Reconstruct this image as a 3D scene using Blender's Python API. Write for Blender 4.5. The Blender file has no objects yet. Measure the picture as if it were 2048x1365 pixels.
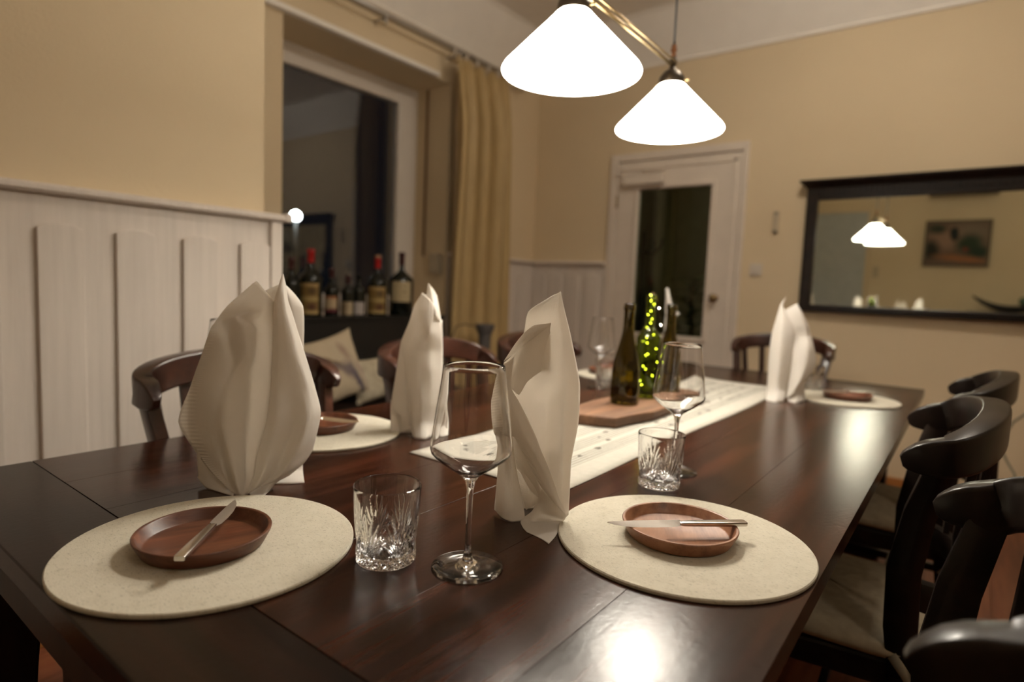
import bpy, bmesh, math, random
from mathutils import Vector, Matrix, Euler, noise
random.seed(7)
PI = math.pi
D2R = math.radians
sc = bpy.context.scene
col = sc.collection

# ---------------------------------------------------------------- camera
cam_d = bpy.data.cameras.new('camera')
cam = bpy.data.objects.new('camera', cam_d)
col.objects.link(cam)
sc.camera = cam
cam_d.sensor_width = 36.0
cam_d.lens = 21.13
cam_d.clip_start = 0.02
YAW, PITCH, ROLL = D2R(-37.124), D2R(-5.078), D2R(2.421)
_f = Vector((math.sin(YAW)*math.cos(PITCH), math.cos(YAW)*math.cos(PITCH), math.sin(PITCH)))
_r = Vector((math.cos(YAW), -math.sin(YAW), 0))
_u = _r.cross(_f)
_r2 = math.cos(ROLL)*_r + math.sin(ROLL)*_u
_u2 = -math.sin(ROLL)*_r + math.cos(ROLL)*_u
cam.matrix_world = Matrix(((_r2.x, _u2.x, -_f.x, 0), (_r2.y, _u2.y, -_f.y, 0), (_r2.z, _u2.z, -_f.z, 1.14), (0, 0, 0, 1)))
cam_d.dof.use_dof = True
cam_d.dof.focus_distance = 0.93
cam_d.dof.aperture_fstop = 2.0

# ---------------------------------------------------------------- world (night) and exposure
w = bpy.data.worlds.new('night'); sc.world = w; w.use_nodes = True
w.node_tree.nodes['Background'].inputs[0].default_value = (.36, .42, .55, 1)
w.node_tree.nodes['Background'].inputs[1].default_value = 0.006
sc.view_settings.view_transform = 'Standard'
sc.view_settings.look = 'None'
sc.view_settings.gamma = 1.0
sc.view_settings.exposure = 0.64
sc.view_settings.use_curve_mapping = False
sc.cycles.max_bounces = 14
sc.cycles.diffuse_bounces = 5
sc.cycles.glossy_bounces = 5
sc.cycles.transmission_bounces = 12
sc.cycles.transparent_max_bounces = 8
sc.cycles.use_denoising = True
sc.cycles.sample_clamp_indirect = 12.0
SHADE_E, BULB_E = 11.0, 215.0          # opal glass shades, bulbs inside them
FILL_E = 52.0                          # fill lights added at the ceiling, out of frame
LAMP_COL = (1.0, .92, .79)
FILL_COL = (1.0, .90, .76)

# ---------------------------------------------------------------- node material helpers
def new_mat(name):
    m = bpy.data.materials.new(name); m.use_nodes = True
    nt = m.node_tree
    return m, nt, nt.nodes['Principled BSDF']

def N(nt, t, **kw):
    n = nt.nodes.new(t)
    for k, v in kw.items():
        if k.startswith('i_'):
            n.inputs[k[2:].replace('_', ' ')].default_value = v
        elif isinstance(k, str) and hasattr(n, k):
            setattr(n, k, v)
    return n

def coords(nt, scale=(1, 1, 1), rot=(0, 0, 0), rnd=0.0, kind='Object'):
    tc = N(nt, 'ShaderNodeTexCoord')
    mp = N(nt, 'ShaderNodeMapping')
    mp.inputs['Scale'].default_value = scale
    mp.inputs['Rotation'].default_value = rot
    nt.links.new(tc.outputs[kind], mp.inputs['Vector'])
    if rnd:
        oi = N(nt, 'ShaderNodeObjectInfo')
        mu = N(nt, 'ShaderNodeMath', operation='MULTIPLY'); mu.inputs[1].default_value = rnd
        cx = N(nt, 'ShaderNodeCombineXYZ')
        nt.links.new(oi.outputs['Random'], mu.inputs[0])
        for k in range(3): nt.links.new(mu.outputs[0], cx.inputs[k])
        nt.links.new(cx.outputs[0], mp.inputs['Location'])
    return mp.outputs[0]

def ramp(nt, src, stops):
    r = N(nt, 'ShaderNodeValToRGB')
    els = r.color_ramp.elements
    while len(els) > 1: els.remove(els[-1])
    els[0].position = stops[0][0]; els[0].color = (*stops[0][1], 1)
    for p, c in stops[1:]:
        e = els.new(p); e.color = (*c, 1)
    nt.links.new(src, r.inputs[0])
    return r.outputs[0]

def mixc(nt, fac, a, b, mode='MIX'):
    m = N(nt, 'ShaderNodeMix', data_type='RGBA', blend_type=mode)
    if isinstance(fac, (int, float)): m.inputs[0].default_value = fac
    else: nt.links.new(fac, m.inputs[0])
    for k, v in ((6, a), (7, b)):
        if isinstance(v, tuple): m.inputs[k].default_value = (*v, 1)
        else: nt.links.new(v, m.inputs[k])
    return m.outputs[2]

def add_bump(nt, b, src, strength=.3, dist=.001):
    bp = N(nt, 'ShaderNodeBump')
    bp.inputs['Strength'].default_value = strength
    bp.inputs['Distance'].default_value = dist
    nt.links.new(src, bp.inputs['Height'])
    nt.links.new(bp.outputs[0], b.inputs['Normal'])

def plain(name, c, rough=.5, metal=0, noise_amt=.06, nscale=8, bump=0, bscale=200, spec=.5, coat=0):
    m, nt, b = new_mat(name)
    v = coords(nt)
    n = N(nt, 'ShaderNodeTexNoise'); n.inputs['Scale'].default_value = nscale; n.inputs['Detail'].default_value = 4
    nt.links.new(v, n.inputs['Vector'])
    a = tuple(x*(1-noise_amt) for x in c); d = tuple(min(1, x*(1+noise_amt)) for x in c)
    nt.links.new(ramp(nt, n.outputs['Fac'], [(.3, a), (.7, d)]), b.inputs['Base Color'])
    b.inputs['Roughness'].default_value = rough
    b.inputs['Metallic'].default_value = metal
    b.inputs['Specular IOR Level'].default_value = spec
    if coat: b.inputs['Coat Weight'].default_value = coat; b.inputs['Coat Roughness'].default_value = .1
    if bump:
        n2 = N(nt, 'ShaderNodeTexNoise'); n2.inputs['Scale'].default_value = bscale; n2.inputs['Detail'].default_value = 3
        nt.links.new(v, n2.inputs['Vector'])
        add_bump(nt, b, n2.outputs['Fac'], bump, .001)
    return m

def wood(name, dark, mid, light, grain=(40, 2, 40), rough=.35, rnd=20, bump=.15, coat=0, wave=True, rscale=0.1, mott=1.0, orn=1.0, fine=0):
    m, nt, b = new_mat(name)
    v = coords(nt, scale=grain, rnd=rnd)
    n = N(nt, 'ShaderNodeTexNoise'); n.inputs['Scale'].default_value = 1.0; n.inputs['Detail'].default_value = 8; n.inputs['Roughness'].default_value = .65
    nt.links.new(v, n.inputs['Vector'])
    c = ramp(nt, n.outputs['Fac'], [(.32, dark), (.5, mid), (.68, light)])
    v2 = coords(nt, scale=tuple(g*.22 for g in grain), rnd=rnd*.7)
    n2 = N(nt, 'ShaderNodeTexNoise'); n2.inputs['Scale'].default_value = 1.0; n2.inputs['Detail'].default_value = 3
    nt.links.new(v2, n2.inputs['Vector'])
    t = ramp(nt, n2.outputs['Fac'], [(.3, (1-.38*mott, 1-.40*mott, 1-.42*mott)), (.7, (1+.25*mott, 1+.2*mott, 1+.15*mott))])
    c = mixc(nt, 1.0, c, t, 'MULTIPLY')
    oi = N(nt, 'ShaderNodeObjectInfo')
    t2 = ramp(nt, oi.outputs['Random'], [(0, (1-.22*orn, 1-.24*orn, 1-.24*orn)), (1, (1+.2*orn, 1+.15*orn, 1+.1*orn))])
    c = mixc(nt, 1.0, c, t2, 'MULTIPLY')
    nt.links.new(c, b.inputs['Base Color'])
    rr = N(nt, 'ShaderNodeMapRange'); rr.inputs['To Min'].default_value = rough*(1-rscale*2); rr.inputs['To Max'].default_value = rough*(1+rscale*3)
    nt.links.new(n2.outputs['Fac'], rr.inputs['Value']); nt.links.new(rr.outputs[0], b.inputs['Roughness'])
    if coat: b.inputs['Coat Weight'].default_value = coat; b.inputs['Coat Roughness'].default_value = .12
    if fine:
        nf = N(nt, 'ShaderNodeTexNoise'); nf.inputs['Scale'].default_value = 130; nf.inputs['Detail'].default_value = 5; nf.inputs['Roughness'].default_value = .6
        nt.links.new(coords(nt, scale=(1, .7, 1)), nf.inputs['Vector'])
        ad = N(nt, 'ShaderNodeMath', operation='MULTIPLY_ADD'); ad.inputs[1].default_value = fine
        nt.links.new(nf.outputs['Fac'], ad.inputs[0]); nt.links.new(n.outputs['Fac'], ad.inputs[2])
        add_bump(nt, b, ad.outputs[0], bump, .0006)
    elif bump: add_bump(nt, b, n.outputs['Fac'], bump, .0006)
    return m

def glass(name, c=(1, 1, 1), rough=0.0, ior=1.46):
    m, nt, b = new_mat(name)
    b.inputs['Base Color'].default_value = (*c, 1)
    b.inputs['Roughness'].default_value = rough
    b.inputs['IOR'].default_value = ior
    b.inputs['Transmission Weight'].default_value = 1.0
    return m

def emit(name, c, e):
    m, nt, b = new_mat(name)
    b.inputs['Base Color'].default_value = (.8, .8, .78, 1)
    b.inputs['Emission Color'].default_value = (*c, 1)
    b.inputs['Emission Strength'].default_value = e
    return m

def blobs(name, base, items, rough=.8, kind='Generated', axes=(0, 1), bump=0):
    """flat print made of soft ellipses: (cx, cy, rx, ry, angle, colour, softness) in 0..1 coordinates"""
    m, nt, b = new_mat(name)
    tc = N(nt, 'ShaderNodeTexCoord')
    nz = N(nt, 'ShaderNodeTexNoise'); nz.inputs['Scale'].default_value = 9; nz.inputs['Detail'].default_value = 4
    nt.links.new(tc.outputs[kind], nz.inputs['Vector'])
    off = N(nt, 'ShaderNodeVectorMath', operation='SCALE'); off.inputs['Scale'].default_value = .08
    nt.links.new(nz.outputs['Color'], off.inputs[0])
    ad = N(nt, 'ShaderNodeVectorMath', operation='ADD')
    nt.links.new(tc.outputs[kind], ad.inputs[0]); nt.links.new(off.outputs[0], ad.inputs[1])
    sp = N(nt, 'ShaderNodeSeparateXYZ'); nt.links.new(ad.outputs[0], sp.inputs[0])
    cx = N(nt, 'ShaderNodeCombineXYZ')
    nt.links.new(sp.outputs[axes[0]], cx.inputs[0]); nt.links.new(sp.outputs[axes[1]], cx.inputs[1])
    cur = base
    for (x, y, rx, ry, a, c, s) in items:
        mp = N(nt, 'ShaderNodeMapping', vector_type='TEXTURE')
        mp.inputs['Location'].default_value = (x+.04, y+.04, 0); mp.inputs['Rotation'].default_value = (0, 0, D2R(a)); mp.inputs['Scale'].default_value = (rx, ry, 1)
        nt.links.new(cx.outputs[0], mp.inputs[0])
        ln = N(nt, 'ShaderNodeVectorMath', operation='LENGTH'); nt.links.new(mp.outputs[0], ln.inputs[0])
        mr = N(nt, 'ShaderNodeMapRange'); mr.inputs['From Min'].default_value = 1+s; mr.inputs['From Max'].default_value = 1-s
        nt.links.new(ln.outputs['Value'], mr.inputs['Value'])
        cur = mixc(nt, mr.outputs[0], cur, c)
    nt.links.new(cur, b.inputs['Base Color'])
    b.inputs['Roughness'].default_value = rough
    b.inputs['Specular IOR Level'].default_value = .2
    return m

# ---------------------------------------------------------------- materials
M = {}
def wall_mat():
    m, nt, b = new_mat('cream_woodchip_plaster')
    v = coords(nt)
    n = N(nt, 'ShaderNodeTexNoise'); n.inputs['Scale'].default_value = 1.5; n.inputs['Detail'].default_value = 5
    nt.links.new(v, n.inputs['Vector'])
    nt.links.new(ramp(nt, n.outputs['Fac'], [(.3, (.68, .555, .372)), (.7, (.72, .592, .402))]), b.inputs['Base Color'])
    b.inputs['Roughness'].default_value = .85; b.inputs['Specular IOR Level'].default_value = .2
    n2 = N(nt, 'ShaderNodeTexNoise'); n2.inputs['Scale'].default_value = 90; n2.inputs['Detail'].default_value = 5
    nt.links.new(v, n2.inputs['Vector'])
    add_bump(nt, b, n2.outputs['Fac'], .3, .003)
    return m
M['wall'] = wall_mat()
M['ceil'] = plain('white_ceiling_paint', (.90, .855, .79), .9, noise_amt=.02, spec=.1)
M['white_wood'] = wood('white_painted_wood', (.655, .59, .53), (.695, .63, .565), (.735, .665, .60), grain=(60, 60, 2.5), rough=.5, rnd=9, bump=.4, mott=.12, orn=.06)
M['door_white'] = plain('door_cream_white_paint', (.72, .635, .545), .45, noise_amt=.03)
M['upvc'] = plain('window_white', (.74, .67, .59), .35, noise_amt=.02)
M['table'] = wood('dark_stained_table_wood', (.010, .0030, .0014), (.028, .0080, .0036), (.064, .018, .0075), grain=(30, 1.6, 30), rough=.20, rnd=31, bump=.34, coat=0, orn=.5, fine=.8)
M['table'].node_tree.nodes['Principled BSDF'].inputs['Specular IOR Level'].default_value = .30
M['table_end'] = wood('dark_stained_table_end_wood', (.005, .0022, .0015), (.010, .004, .0026), (.022, .008, .005), grain=(1.6, 30, 30), rough=.22, rnd=31, bump=.32, coat=0, orn=.5, fine=.8)
M['table_end'].node_tree.nodes['Principled BSDF'].inputs['Specular IOR Level'].default_value = .22
M['table_leg'] = wood('dark_table_leg_wood', (.008, .004, .003), (.018, .008, .005), (.03, .013, .008), grain=(30, 30, 2), rough=.4, rnd=5, bump=.1)
M['chair'] = wood('near_black_chair_wood', (.005, .003, .0022), (.010, .006, .0045), (.018, .010, .007), grain=(14, 14, 14), rough=.34, rnd=12, bump=.1, coat=.15)
M['chair'].node_tree.nodes['Principled BSDF'].inputs['Specular IOR Level'].default_value = .3
M['chair_brown'] = wood('reddish_brown_chair_wood', (.022, .008, .005), (.040, .014, .009), (.065, .024, .014), grain=(14, 14, 14), rough=.30, rnd=12, bump=.1, coat=.3)
M['floor'] = wood('reddish_oiled_floor', (.13, .04, .018), (.20, .065, .028), (.27, .10, .045), grain=(30, 2, 30), rough=.4, rnd=17, bump=.1)
M['skirt'] = plain('oiled_orange_skirting', (.42, .17, .045), .4)
M['linen'] = plain('seat_cushion_linen', (.42, .36, .26), .9, noise_amt=.12, nscale=40, bump=.4, bscale=500, spec=.1)
M['black'] = plain('black_lacquer', (.008, .007, .006), .45, noise_amt=.1)
M['black_metal'] = plain('black_metal', (.01, .01, .01), .4, metal=.3)
M['alu'] = plain('satin_aluminium', (.55, .53, .5), .35, metal=.8, noise_amt=.03)
M['steel'] = plain('brushed_steel', (.62, .58, .54), .22, metal=1.0, noise_amt=.05, nscale=60)
M['brass'] = plain('aged_brass', (.34, .25, .13), .34, metal=1.0, noise_amt=.15)
M['bronze'] = plain('dark_bronze', (.085, .065, .045), .35, metal=.85, noise_amt=.25, nscale=30)
M['glass'] = glass('clear_crystal_glass', (1, 1, 1))
M['pane'] = glass('window_pane_glass', (.95, .97, 1.0), ior=1.5)
M['doorpane'] = glass('door_pane_glass', (.80, .90, .76), ior=1.5)
M['green_glass'] = glass('bright_green_bottle_glass', (.34, .44, .02))
M['olive_glass'] = glass('dark_olive_bottle_glass', (.30, .235, .03))
M['dark_bottle'] = plain('black_wine_bottle_glass', (.006, .008, .006), .08, noise_amt=.1, spec=.5)
M['capsule_red'] = plain('red_foil_capsule', (.42, .012, .012), .35)
M['capsule_tan'] = plain('tan_cork_top', (.42, .24, .13), .6)
M['capsule_dark'] = plain('dark_foil_capsule', (.05, .012, .012), .35)
M['shade'] = emit('lit_opal_glass', LAMP_COL, SHADE_E)
M['bulb'] = emit('lit_bulb', LAMP_COL, BULB_E)
M['led'] = emit('lit_fairy_light', (1.0, .93, .72), 45)
M['copper_wire'] = plain('thin_copper_wire', (.35, .22, .12), .35, metal=.9)
M['cord'] = plain('black_flex', (.012, .012, .012), .5)
M['cable'] = plain('grey_beige_cable', (.22, .20, .14), .6)
M['white_plastic'] = plain('white_plastic', (.62, .56, .48), .4, noise_amt=.02)
M['beige_plastic'] = plain('beige_plastic', (.50, .42, .30), .5, noise_amt=.02)
M['grey_stone'] = plain('grey_ceramic', (.10, .09, .085), .6, noise_amt=.2, nscale=20, bump=.4, bscale=60)
M['bench'] = wood('dark_bench_wood', (.02, .010, .007), (.035, .018, .012), (.055, .028, .018), grain=(30, 2, 30), rough=.4)
M['plate'] = wood('acacia_plate_wood', (.075, .022, .010), (.15, .05, .022), (.25, .10, .048), grain=(5, 42, 42), rough=.38, rnd=40, bump=.12)
M['plate_light'] = wood('light_acacia_plate_wood', (.17, .07, .033), (.30, .14, .072), (.40, .21, .12), grain=(40, 5, 40), rough=.38, rnd=40, bump=.12)
M['slab'] = wood('rustic_board_wood', (.070, .034, .018), (.135, .070, .038), (.20, .11, .064), grain=(30, 3, 30), rough=.6, rnd=10, bump=.5)
M['bark'] = plain('board_edge_wood', (.16, .07, .035), .7, noise_amt=.35, nscale=25, bump=.6, bscale=60)

def curtain_mat():
    m, nt, b = new_mat('golden_beige_curtain')
    v = coords(nt, scale=(1, 1, .15))
    n = N(nt, 'ShaderNodeTexNoise'); n.inputs['Scale'].default_value = 30; n.inputs['Detail'].default_value = 4
    nt.links.new(v, n.inputs['Vector'])
    nt.links.new(ramp(nt, n.outputs['Fac'], [(.3, (.42, .29, .12)), (.7, (.50, .355, .155))]), b.inputs['Base Color'])
    b.inputs['Roughness'].default_value = .55; b.inputs['Sheen Weight'].default_value = .3
    return m
M['curtain'] = curtain_mat()

def felt():
    m, nt, b = new_mat('cream_mottled_felt')
    v = coords(nt)
    n = N(nt, 'ShaderNodeTexNoise'); n.inputs['Scale'].default_value = 60; n.inputs['Detail'].default_value = 6; n.inputs['Roughness'].default_value = .7
    nt.links.new(v, n.inputs['Vector'])
    c = ramp(nt, n.outputs['Fac'], [(.28, (.46, .42, .33)), (.40, (.56, .52, .42)), (.62, (.60, .56, .46)), (.76, (.52, .485, .40))])
    v2 = coords(nt, scale=(1, 2.2, 1))
    n3 = N(nt, 'ShaderNodeTexNoise'); n3.inputs['Scale'].default_value = 170; n3.inputs['Detail'].default_value = 3
    nt.links.new(v2, n3.inputs['Vector'])
    c = mixc(nt, .8, c, ramp(nt, n3.outputs['Fac'], [(.33, (.66, .66, .64)), (.42, (1, 1, 1))]), 'MULTIPLY')
    nt.links.new(c, b.inputs['Base Color'])
    b.inputs['Roughness'].default_value = .95; b.inputs['Specular IOR Level'].default_value = .1
    b.inputs['Sheen Weight'].default_value = .1
    n2 = N(nt, 'ShaderNodeTexNoise'); n2.inputs['Scale'].default_value = 600; n2.inputs['Detail'].default_value = 3
    nt.links.new(v, n2.inputs['Vector'])
    add_bump(nt, b, n2.outputs['Fac'], .6, .001)
    return m
M['felt'] = felt()

def napkin_mat():
    """white tissue-linen paper: light passes through it a little, embossed ribs along the hem"""
    m, nt, b = new_mat('white_paper_napkin')
    v = coords(nt)
    n = N(nt, 'ShaderNodeTexNoise'); n.inputs['Scale'].default_value = 900; n.inputs['Detail'].default_value = 2
    nt.links.new(v, n.inputs['Vector'])
    b.inputs['Base Color'].default_value = (.90, .87, .83, 1)
    b.inputs['Roughness'].default_value = .8; b.inputs['Specular IOR Level'].default_value = .2
    at = N(nt, 'ShaderNodeAttribute', attribute_name='rib')
    wv = N(nt, 'ShaderNodeMath', operation='SINE')
    sc_ = N(nt, 'ShaderNodeMath', operation='MULTIPLY'); sc_.inputs[1].default_value = 6.283
    sp = N(nt, 'ShaderNodeSeparateXYZ'); nt.links.new(at.outputs['Vector'], sp.inputs[0])
    nt.links.new(sp.outputs[0], sc_.inputs[0]); nt.links.new(sc_.outputs[0], wv.inputs[0])
    mk = N(nt, 'ShaderNodeMath', operation='MULTIPLY'); nt.links.new(wv.outputs[0], mk.inputs[0]); nt.links.new(sp.outputs[1], mk.inputs[1])
    n1 = N(nt, 'ShaderNodeMath', operation='MULTIPLY'); n1.inputs[1].default_value = .5; nt.links.new(n.outputs['Fac'], n1.inputs[0])
    ad = N(nt, 'ShaderNodeMath', operation='ADD'); nt.links.new(mk.outputs[0], ad.inputs[0]); nt.links.new(n1.outputs[0], ad.inputs[1])
    add_bump(nt, b, ad.outputs[0], .45, .0008)
    tr = N(nt, 'ShaderNodeBsdfTranslucent'); tr.inputs['Color'].default_value = (.90, .85, .78, 1)
    mx = N(nt, 'ShaderNodeMixShader'); mx.inputs[0].default_value = .46
    out = nt.nodes['Material Output']
    nt.links.new(b.outputs[0], mx.inputs[1]); nt.links.new(tr.outputs[0], mx.inputs[2]); nt.links.new(mx.outputs[0], out.inputs['Surface'])
    return m
M['napkin'] = napkin_mat()

def runner_mat():
    """cream linen printed with rows of music staves and notes"""
    m, nt, b = new_mat('runner_printed_with_music')
    tc = N(nt, 'ShaderNodeTexCoord')
    sp = N(nt, 'ShaderNodeSeparateXYZ'); nt.links.new(tc.outputs['Object'], sp.inputs[0])
    def mth(op, a, c=None, d=None):
        n = N(nt, 'ShaderNodeMath', operation=op)
        for k, v in enumerate((a, c, d)):
            if v is None: continue
            if isinstance(v, (int, float)): n.inputs[k].default_value = v
            else: nt.links.new(v, n.inputs[k])
        return n.outputs[0]
    x, y = sp.outputs[0], sp.outputs[1]
    # staves run along the length; one stave every 66 mm, five lines 10 mm apart
    ph = mth('FRACT', mth('DIVIDE', mth('ADD', x, 5.0), .066))       # 0..1 across a stave row
    inst = mth('MULTIPLY', mth('GREATER_THAN', ph, .05), mth('LESS_THAN', ph, .80))
    ln = mth('FRACT', mth('DIVIDE', mth('SUBTRACT', ph, .05), .15))
    line = mth('MULTIPLY', inst, mth('LESS_THAN', mth('ABSOLUTE', mth('SUBTRACT', ln, .5)), .15))
    nz = N(nt, 'ShaderNodeTexNoise'); nz.inputs['Scale'].default_value = 14
    nt.links.new(tc.outputs['Object'], nz.inputs['Vector'])
    area = mth('MULTIPLY', mth('LESS_THAN', mth('ABSOLUTE', x), .130), mth('LESS_THAN', mth('ABSOLUTE', y), .82))
    line = mth('MULTIPLY', mth('MULTIPLY', line, area), .75)
    vo = N(nt, 'ShaderNodeTexVoronoi'); vo.inputs['Scale'].default_value = 40
    mp = N(nt, 'ShaderNodeMapping'); mp.inputs['Scale'].default_value = (1, .7, 1)
    nt.links.new(tc.outputs['Object'], mp.inputs[0]); nt.links.new(mp.outputs[0], vo.inputs['Vector'])
    cs = N(nt, 'ShaderNodeSeparateColor'); nt.links.new(vo.outputs['Color'], cs.inputs[0])
    note = mth('MULTIPLY', mth('LESS_THAN', vo.outputs['Distance'], .30), mth('GREATER_THAN', cs.outputs[0], .62))
    note = mth('MULTIPLY', mth('MULTIPLY', note, area), mth('MULTIPLY', mth('GREATER_THAN', ph, .02), mth('LESS_THAN', ph, .92)))
    tot = mth('MAXIMUM', line, mth('MULTIPLY', note, .9))
    nf = N(nt, 'ShaderNodeTexNoise'); nf.inputs['Scale'].default_value = 60; nf.inputs['Detail'].default_value = 5
    nt.links.new(tc.outputs['Object'], nf.inputs['Vector'])
    base = ramp(nt, nf.outputs['Fac'], [(.3, (.45, .43, .375)), (.7, (.50, .475, .415))])
    nt.links.new(mixc(nt, tot, base, (.05, .045, .035)), b.inputs['Base Color'])
    b.inputs['Roughness'].default_value = .9; b.inputs['Specular IOR Level'].default_value = .1
    n2 = N(nt, 'ShaderNodeTexNoise'); n2.inputs['Scale'].default_value = 500
    nt.links.new(tc.outputs['Object'], n2.inputs['Vector'])
    add_bump(nt, b, n2.outputs['Fac'], .5, .0008)
    return m
M['runner'] = runner_mat()

# ---------------------------------------------------------------- mesh helpers
class MB:
    def __init__(s): s.v = []; s.f = []; s.att = None
    def box(s, x0, x1, y0, y1, z0, z1, taper=None):
        b = len(s.v)
        s.v += [(x0, y0, z0), (x1, y0, z0), (x1, y1, z0), (x0, y1, z0), (x0, y0, z1), (x1, y0, z1), (x1, y1, z1), (x0, y1, z1)]
        s.f += [tuple(b+i for i in q) for q in ((0, 3, 2, 1), (4, 5, 6, 7), (0, 1, 5, 4), (1, 2, 6, 5), (2, 3, 7, 6), (3, 0, 4, 7))]
        return s
    def quad(s, a, b_, c, d):
        b = len(s.v); s.v += [a, b_, c, d]; s.f.append((b, b+1, b+2, b+3)); return s
    def grid(s, rows, close_u=False, close_v=False):
        b = len(s.v); n = len(rows); k = len(rows[0])
        for r in rows: s.v += [tuple(p) for p in r]
        for i in range(n if close_v else n-1):
            for j in range(k if close_u else k-1):
                i2, j2 = (i+1) % n, (j+1) % k
                s.f.append((b+i*k+j, b+i*k+j2, b+i2*k+j2, b+i2*k+j))
        return s
    def cap(s, ring_start, k, flip=False):
        f = tuple(range(ring_start, ring_start+k))
        s.f.append(f[::-1] if flip else f); return s
    def lathe(s, prof, seg=48, cx=0, cy=0, closed=False, fn=None):
        """prof = [(r, z)]; r=0 makes a pole"""
        b = len(s.v); idx = []
        for (r, z) in prof:
            if r < 1e-6:
                s.v.append((cx, cy, z)); idx.append([len(s.v)-1]*seg)
            else:
                row = []
                for j in range(seg):
                    a = 2*PI*j/seg
                    rr = fn(r, z, a) if fn else r
                    s.v.append((cx+rr*math.cos(a), cy+rr*math.sin(a), z)); row.append(len(s.v)-1)
                idx.append(row)
        n = len(idx)
        for i in range(n if closed else n-1):
            A, B = idx[i], idx[(i+1) % n]
            for j in range(seg):
                j2 = (j+1) % seg
                q = [A[j], A[j2], B[j2], B[j]]
                q2 = []
                for t in q:
                    if t not in q2: q2.append(t)
                if len(q2) > 2: s.f.append(tuple(q2))
        return s
    def sweep(s, pts, rad, seg=10, caps=True, up=(0, 0, 1), sq=None):
        """tube along pts; rad a number or list; sq=(w,h) list or tuple -> rounded rectangle section (w across, h along up)"""
        b = len(s.v); n = len(pts); P = [Vector(p) for p in pts]
        U = Vector(up)
        for i in range(n):
            t = (P[min(i+1, n-1)]-P[max(i-1, 0)]).normalized()
            side = t.cross(U)
            if side.length < 1e-4: side = t.cross(Vector((1, 0, 0)))
            side.normalize(); upv = side.cross(t).normalized()
            r = rad[i] if isinstance(rad, (list, tuple)) else rad
            for j in range(seg):
                a = 2*PI*j/seg
                if sq:
                    ww, hh = sq[i] if isinstance(sq, list) else sq
                    c, d = math.cos(a), math.sin(a); e = .22
                    x = math.copysign(abs(c)**e, c)*ww/2; y = math.copysign(abs(d)**e, d)*hh/2
                else: x, y = r*math.cos(a), r*math.sin(a)
                s.v.append(tuple(P[i]+side*x+upv*y))
        for i in range(n-1):
            for j in range(seg):
                j2 = (j+1) % seg
                s.f.append((b+i*seg+j, b+i*seg+j2, b+(i+1)*seg+j2, b+(i+1)*seg+j))
        if caps:
            s.f.append(tuple(range(b+seg-1, b-1, -1))); s.f.append(tuple(range(b+(n-1)*seg, b+n*seg)))
        return s
    def prism(s, poly, z0, z1):
        b = len(s.v); k = len(poly)
        s.v += [(x, y, z0) for x, y in poly]+[(x, y, z1) for x, y in poly]
        s.f.append(tuple(range(b+k-1, b-1, -1))); s.f.append(tuple(range(b+k, b+2*k)))
        for j in range(k):
            j2 = (j+1) % k; s.f.append((b+j, b+j2, b+k+j2, b+k+j))
        return s
    def uvsphere(s, r, c, seg=16, ring=10, sc3=(1, 1, 1)):
        prof = [(r*math.sin(PI*i/ring), r*math.cos(PI*i/ring)) for i in range(ring+1)]
        b = len(s.v); s.lathe(prof, seg)
        for i in range(b, len(s.v)):
            v = s.v[i]; s.v[i] = (c[0]+v[0]*sc3[0], c[1]+v[1]*sc3[1], c[2]+v[2]*sc3[2])
        return s
    def xf(s, mat, start=0):
        for i in range(start, len(s.v)): s.v[i] = tuple(mat @ Vector(s.v[i]))
        return s

def obj(name, mb, mat, parent=None, smooth=False, bevel=0, loc=None, solid=0, subsurf=0, rotz=None, angle=None):
    me = bpy.data.meshes.new(name)
    me.from_pydata([tuple(v) for v in mb.v], [], mb.f)
    bm = bmesh.new(); bm.from_mesh(me); bmesh.ops.recalc_face_normals(bm, faces=bm.faces); bm.to_mesh(me); bm.free()
    if mb.att:
        a = me.attributes.new('rib', 'FLOAT_VECTOR', 'POINT')
        for i, t in enumerate(mb.att): a.data[i].vector = t
    me.materials.append(M[mat] if isinstance(mat, str) else mat)
    if smooth:
        me.shade_smooth()
        if angle: me.set_sharp_from_angle(angle=D2R(angle))
    o = bpy.data.objects.new(name, me); col.objects.link(o)
    if parent: o.parent = parent
    if loc: o.location = loc
    if rotz is not None: o.rotation_euler = (0, 0, rotz)
    if solid:
        md = o.modifiers.new('solid', 'SOLIDIFY'); md.thickness = solid; md.offset = 0
    if bevel:
        md = o.modifiers.new('bevel', 'BEVEL'); md.width = bevel; md.segments = 2; md.limit_method = 'ANGLE'; md.angle_limit = D2R(40)
    if subsurf:
        md = o.modifiers.new('sub', 'SUBSURF'); md.levels = subsurf; md.render_levels = subsurf
    return o

def thing(name, label, cat, loc=(0, 0, 0), rotz=0, group=None):
    o = bpy.data.objects.new(name, None); col.objects.link(o)
    o.empty_display_size = .05
    o.location = loc; o.rotation_euler = (0, 0, rotz)
    return tag(o, label, cat, group)
def tag(o, label, cat, group=None):
    o['label'] = label; o['category'] = cat
    if group: o['group'] = group
    return o
def struct(o): o['kind'] = 'structure'; return o
def copy_tree(o, parent=None):
    c = o.copy(); col.objects.link(c)
    if parent: c.parent = parent
    for ch in list(o.children): copy_tree(ch, c)
    return c
def relabel(o, label): o['label'] = label; return o

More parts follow.
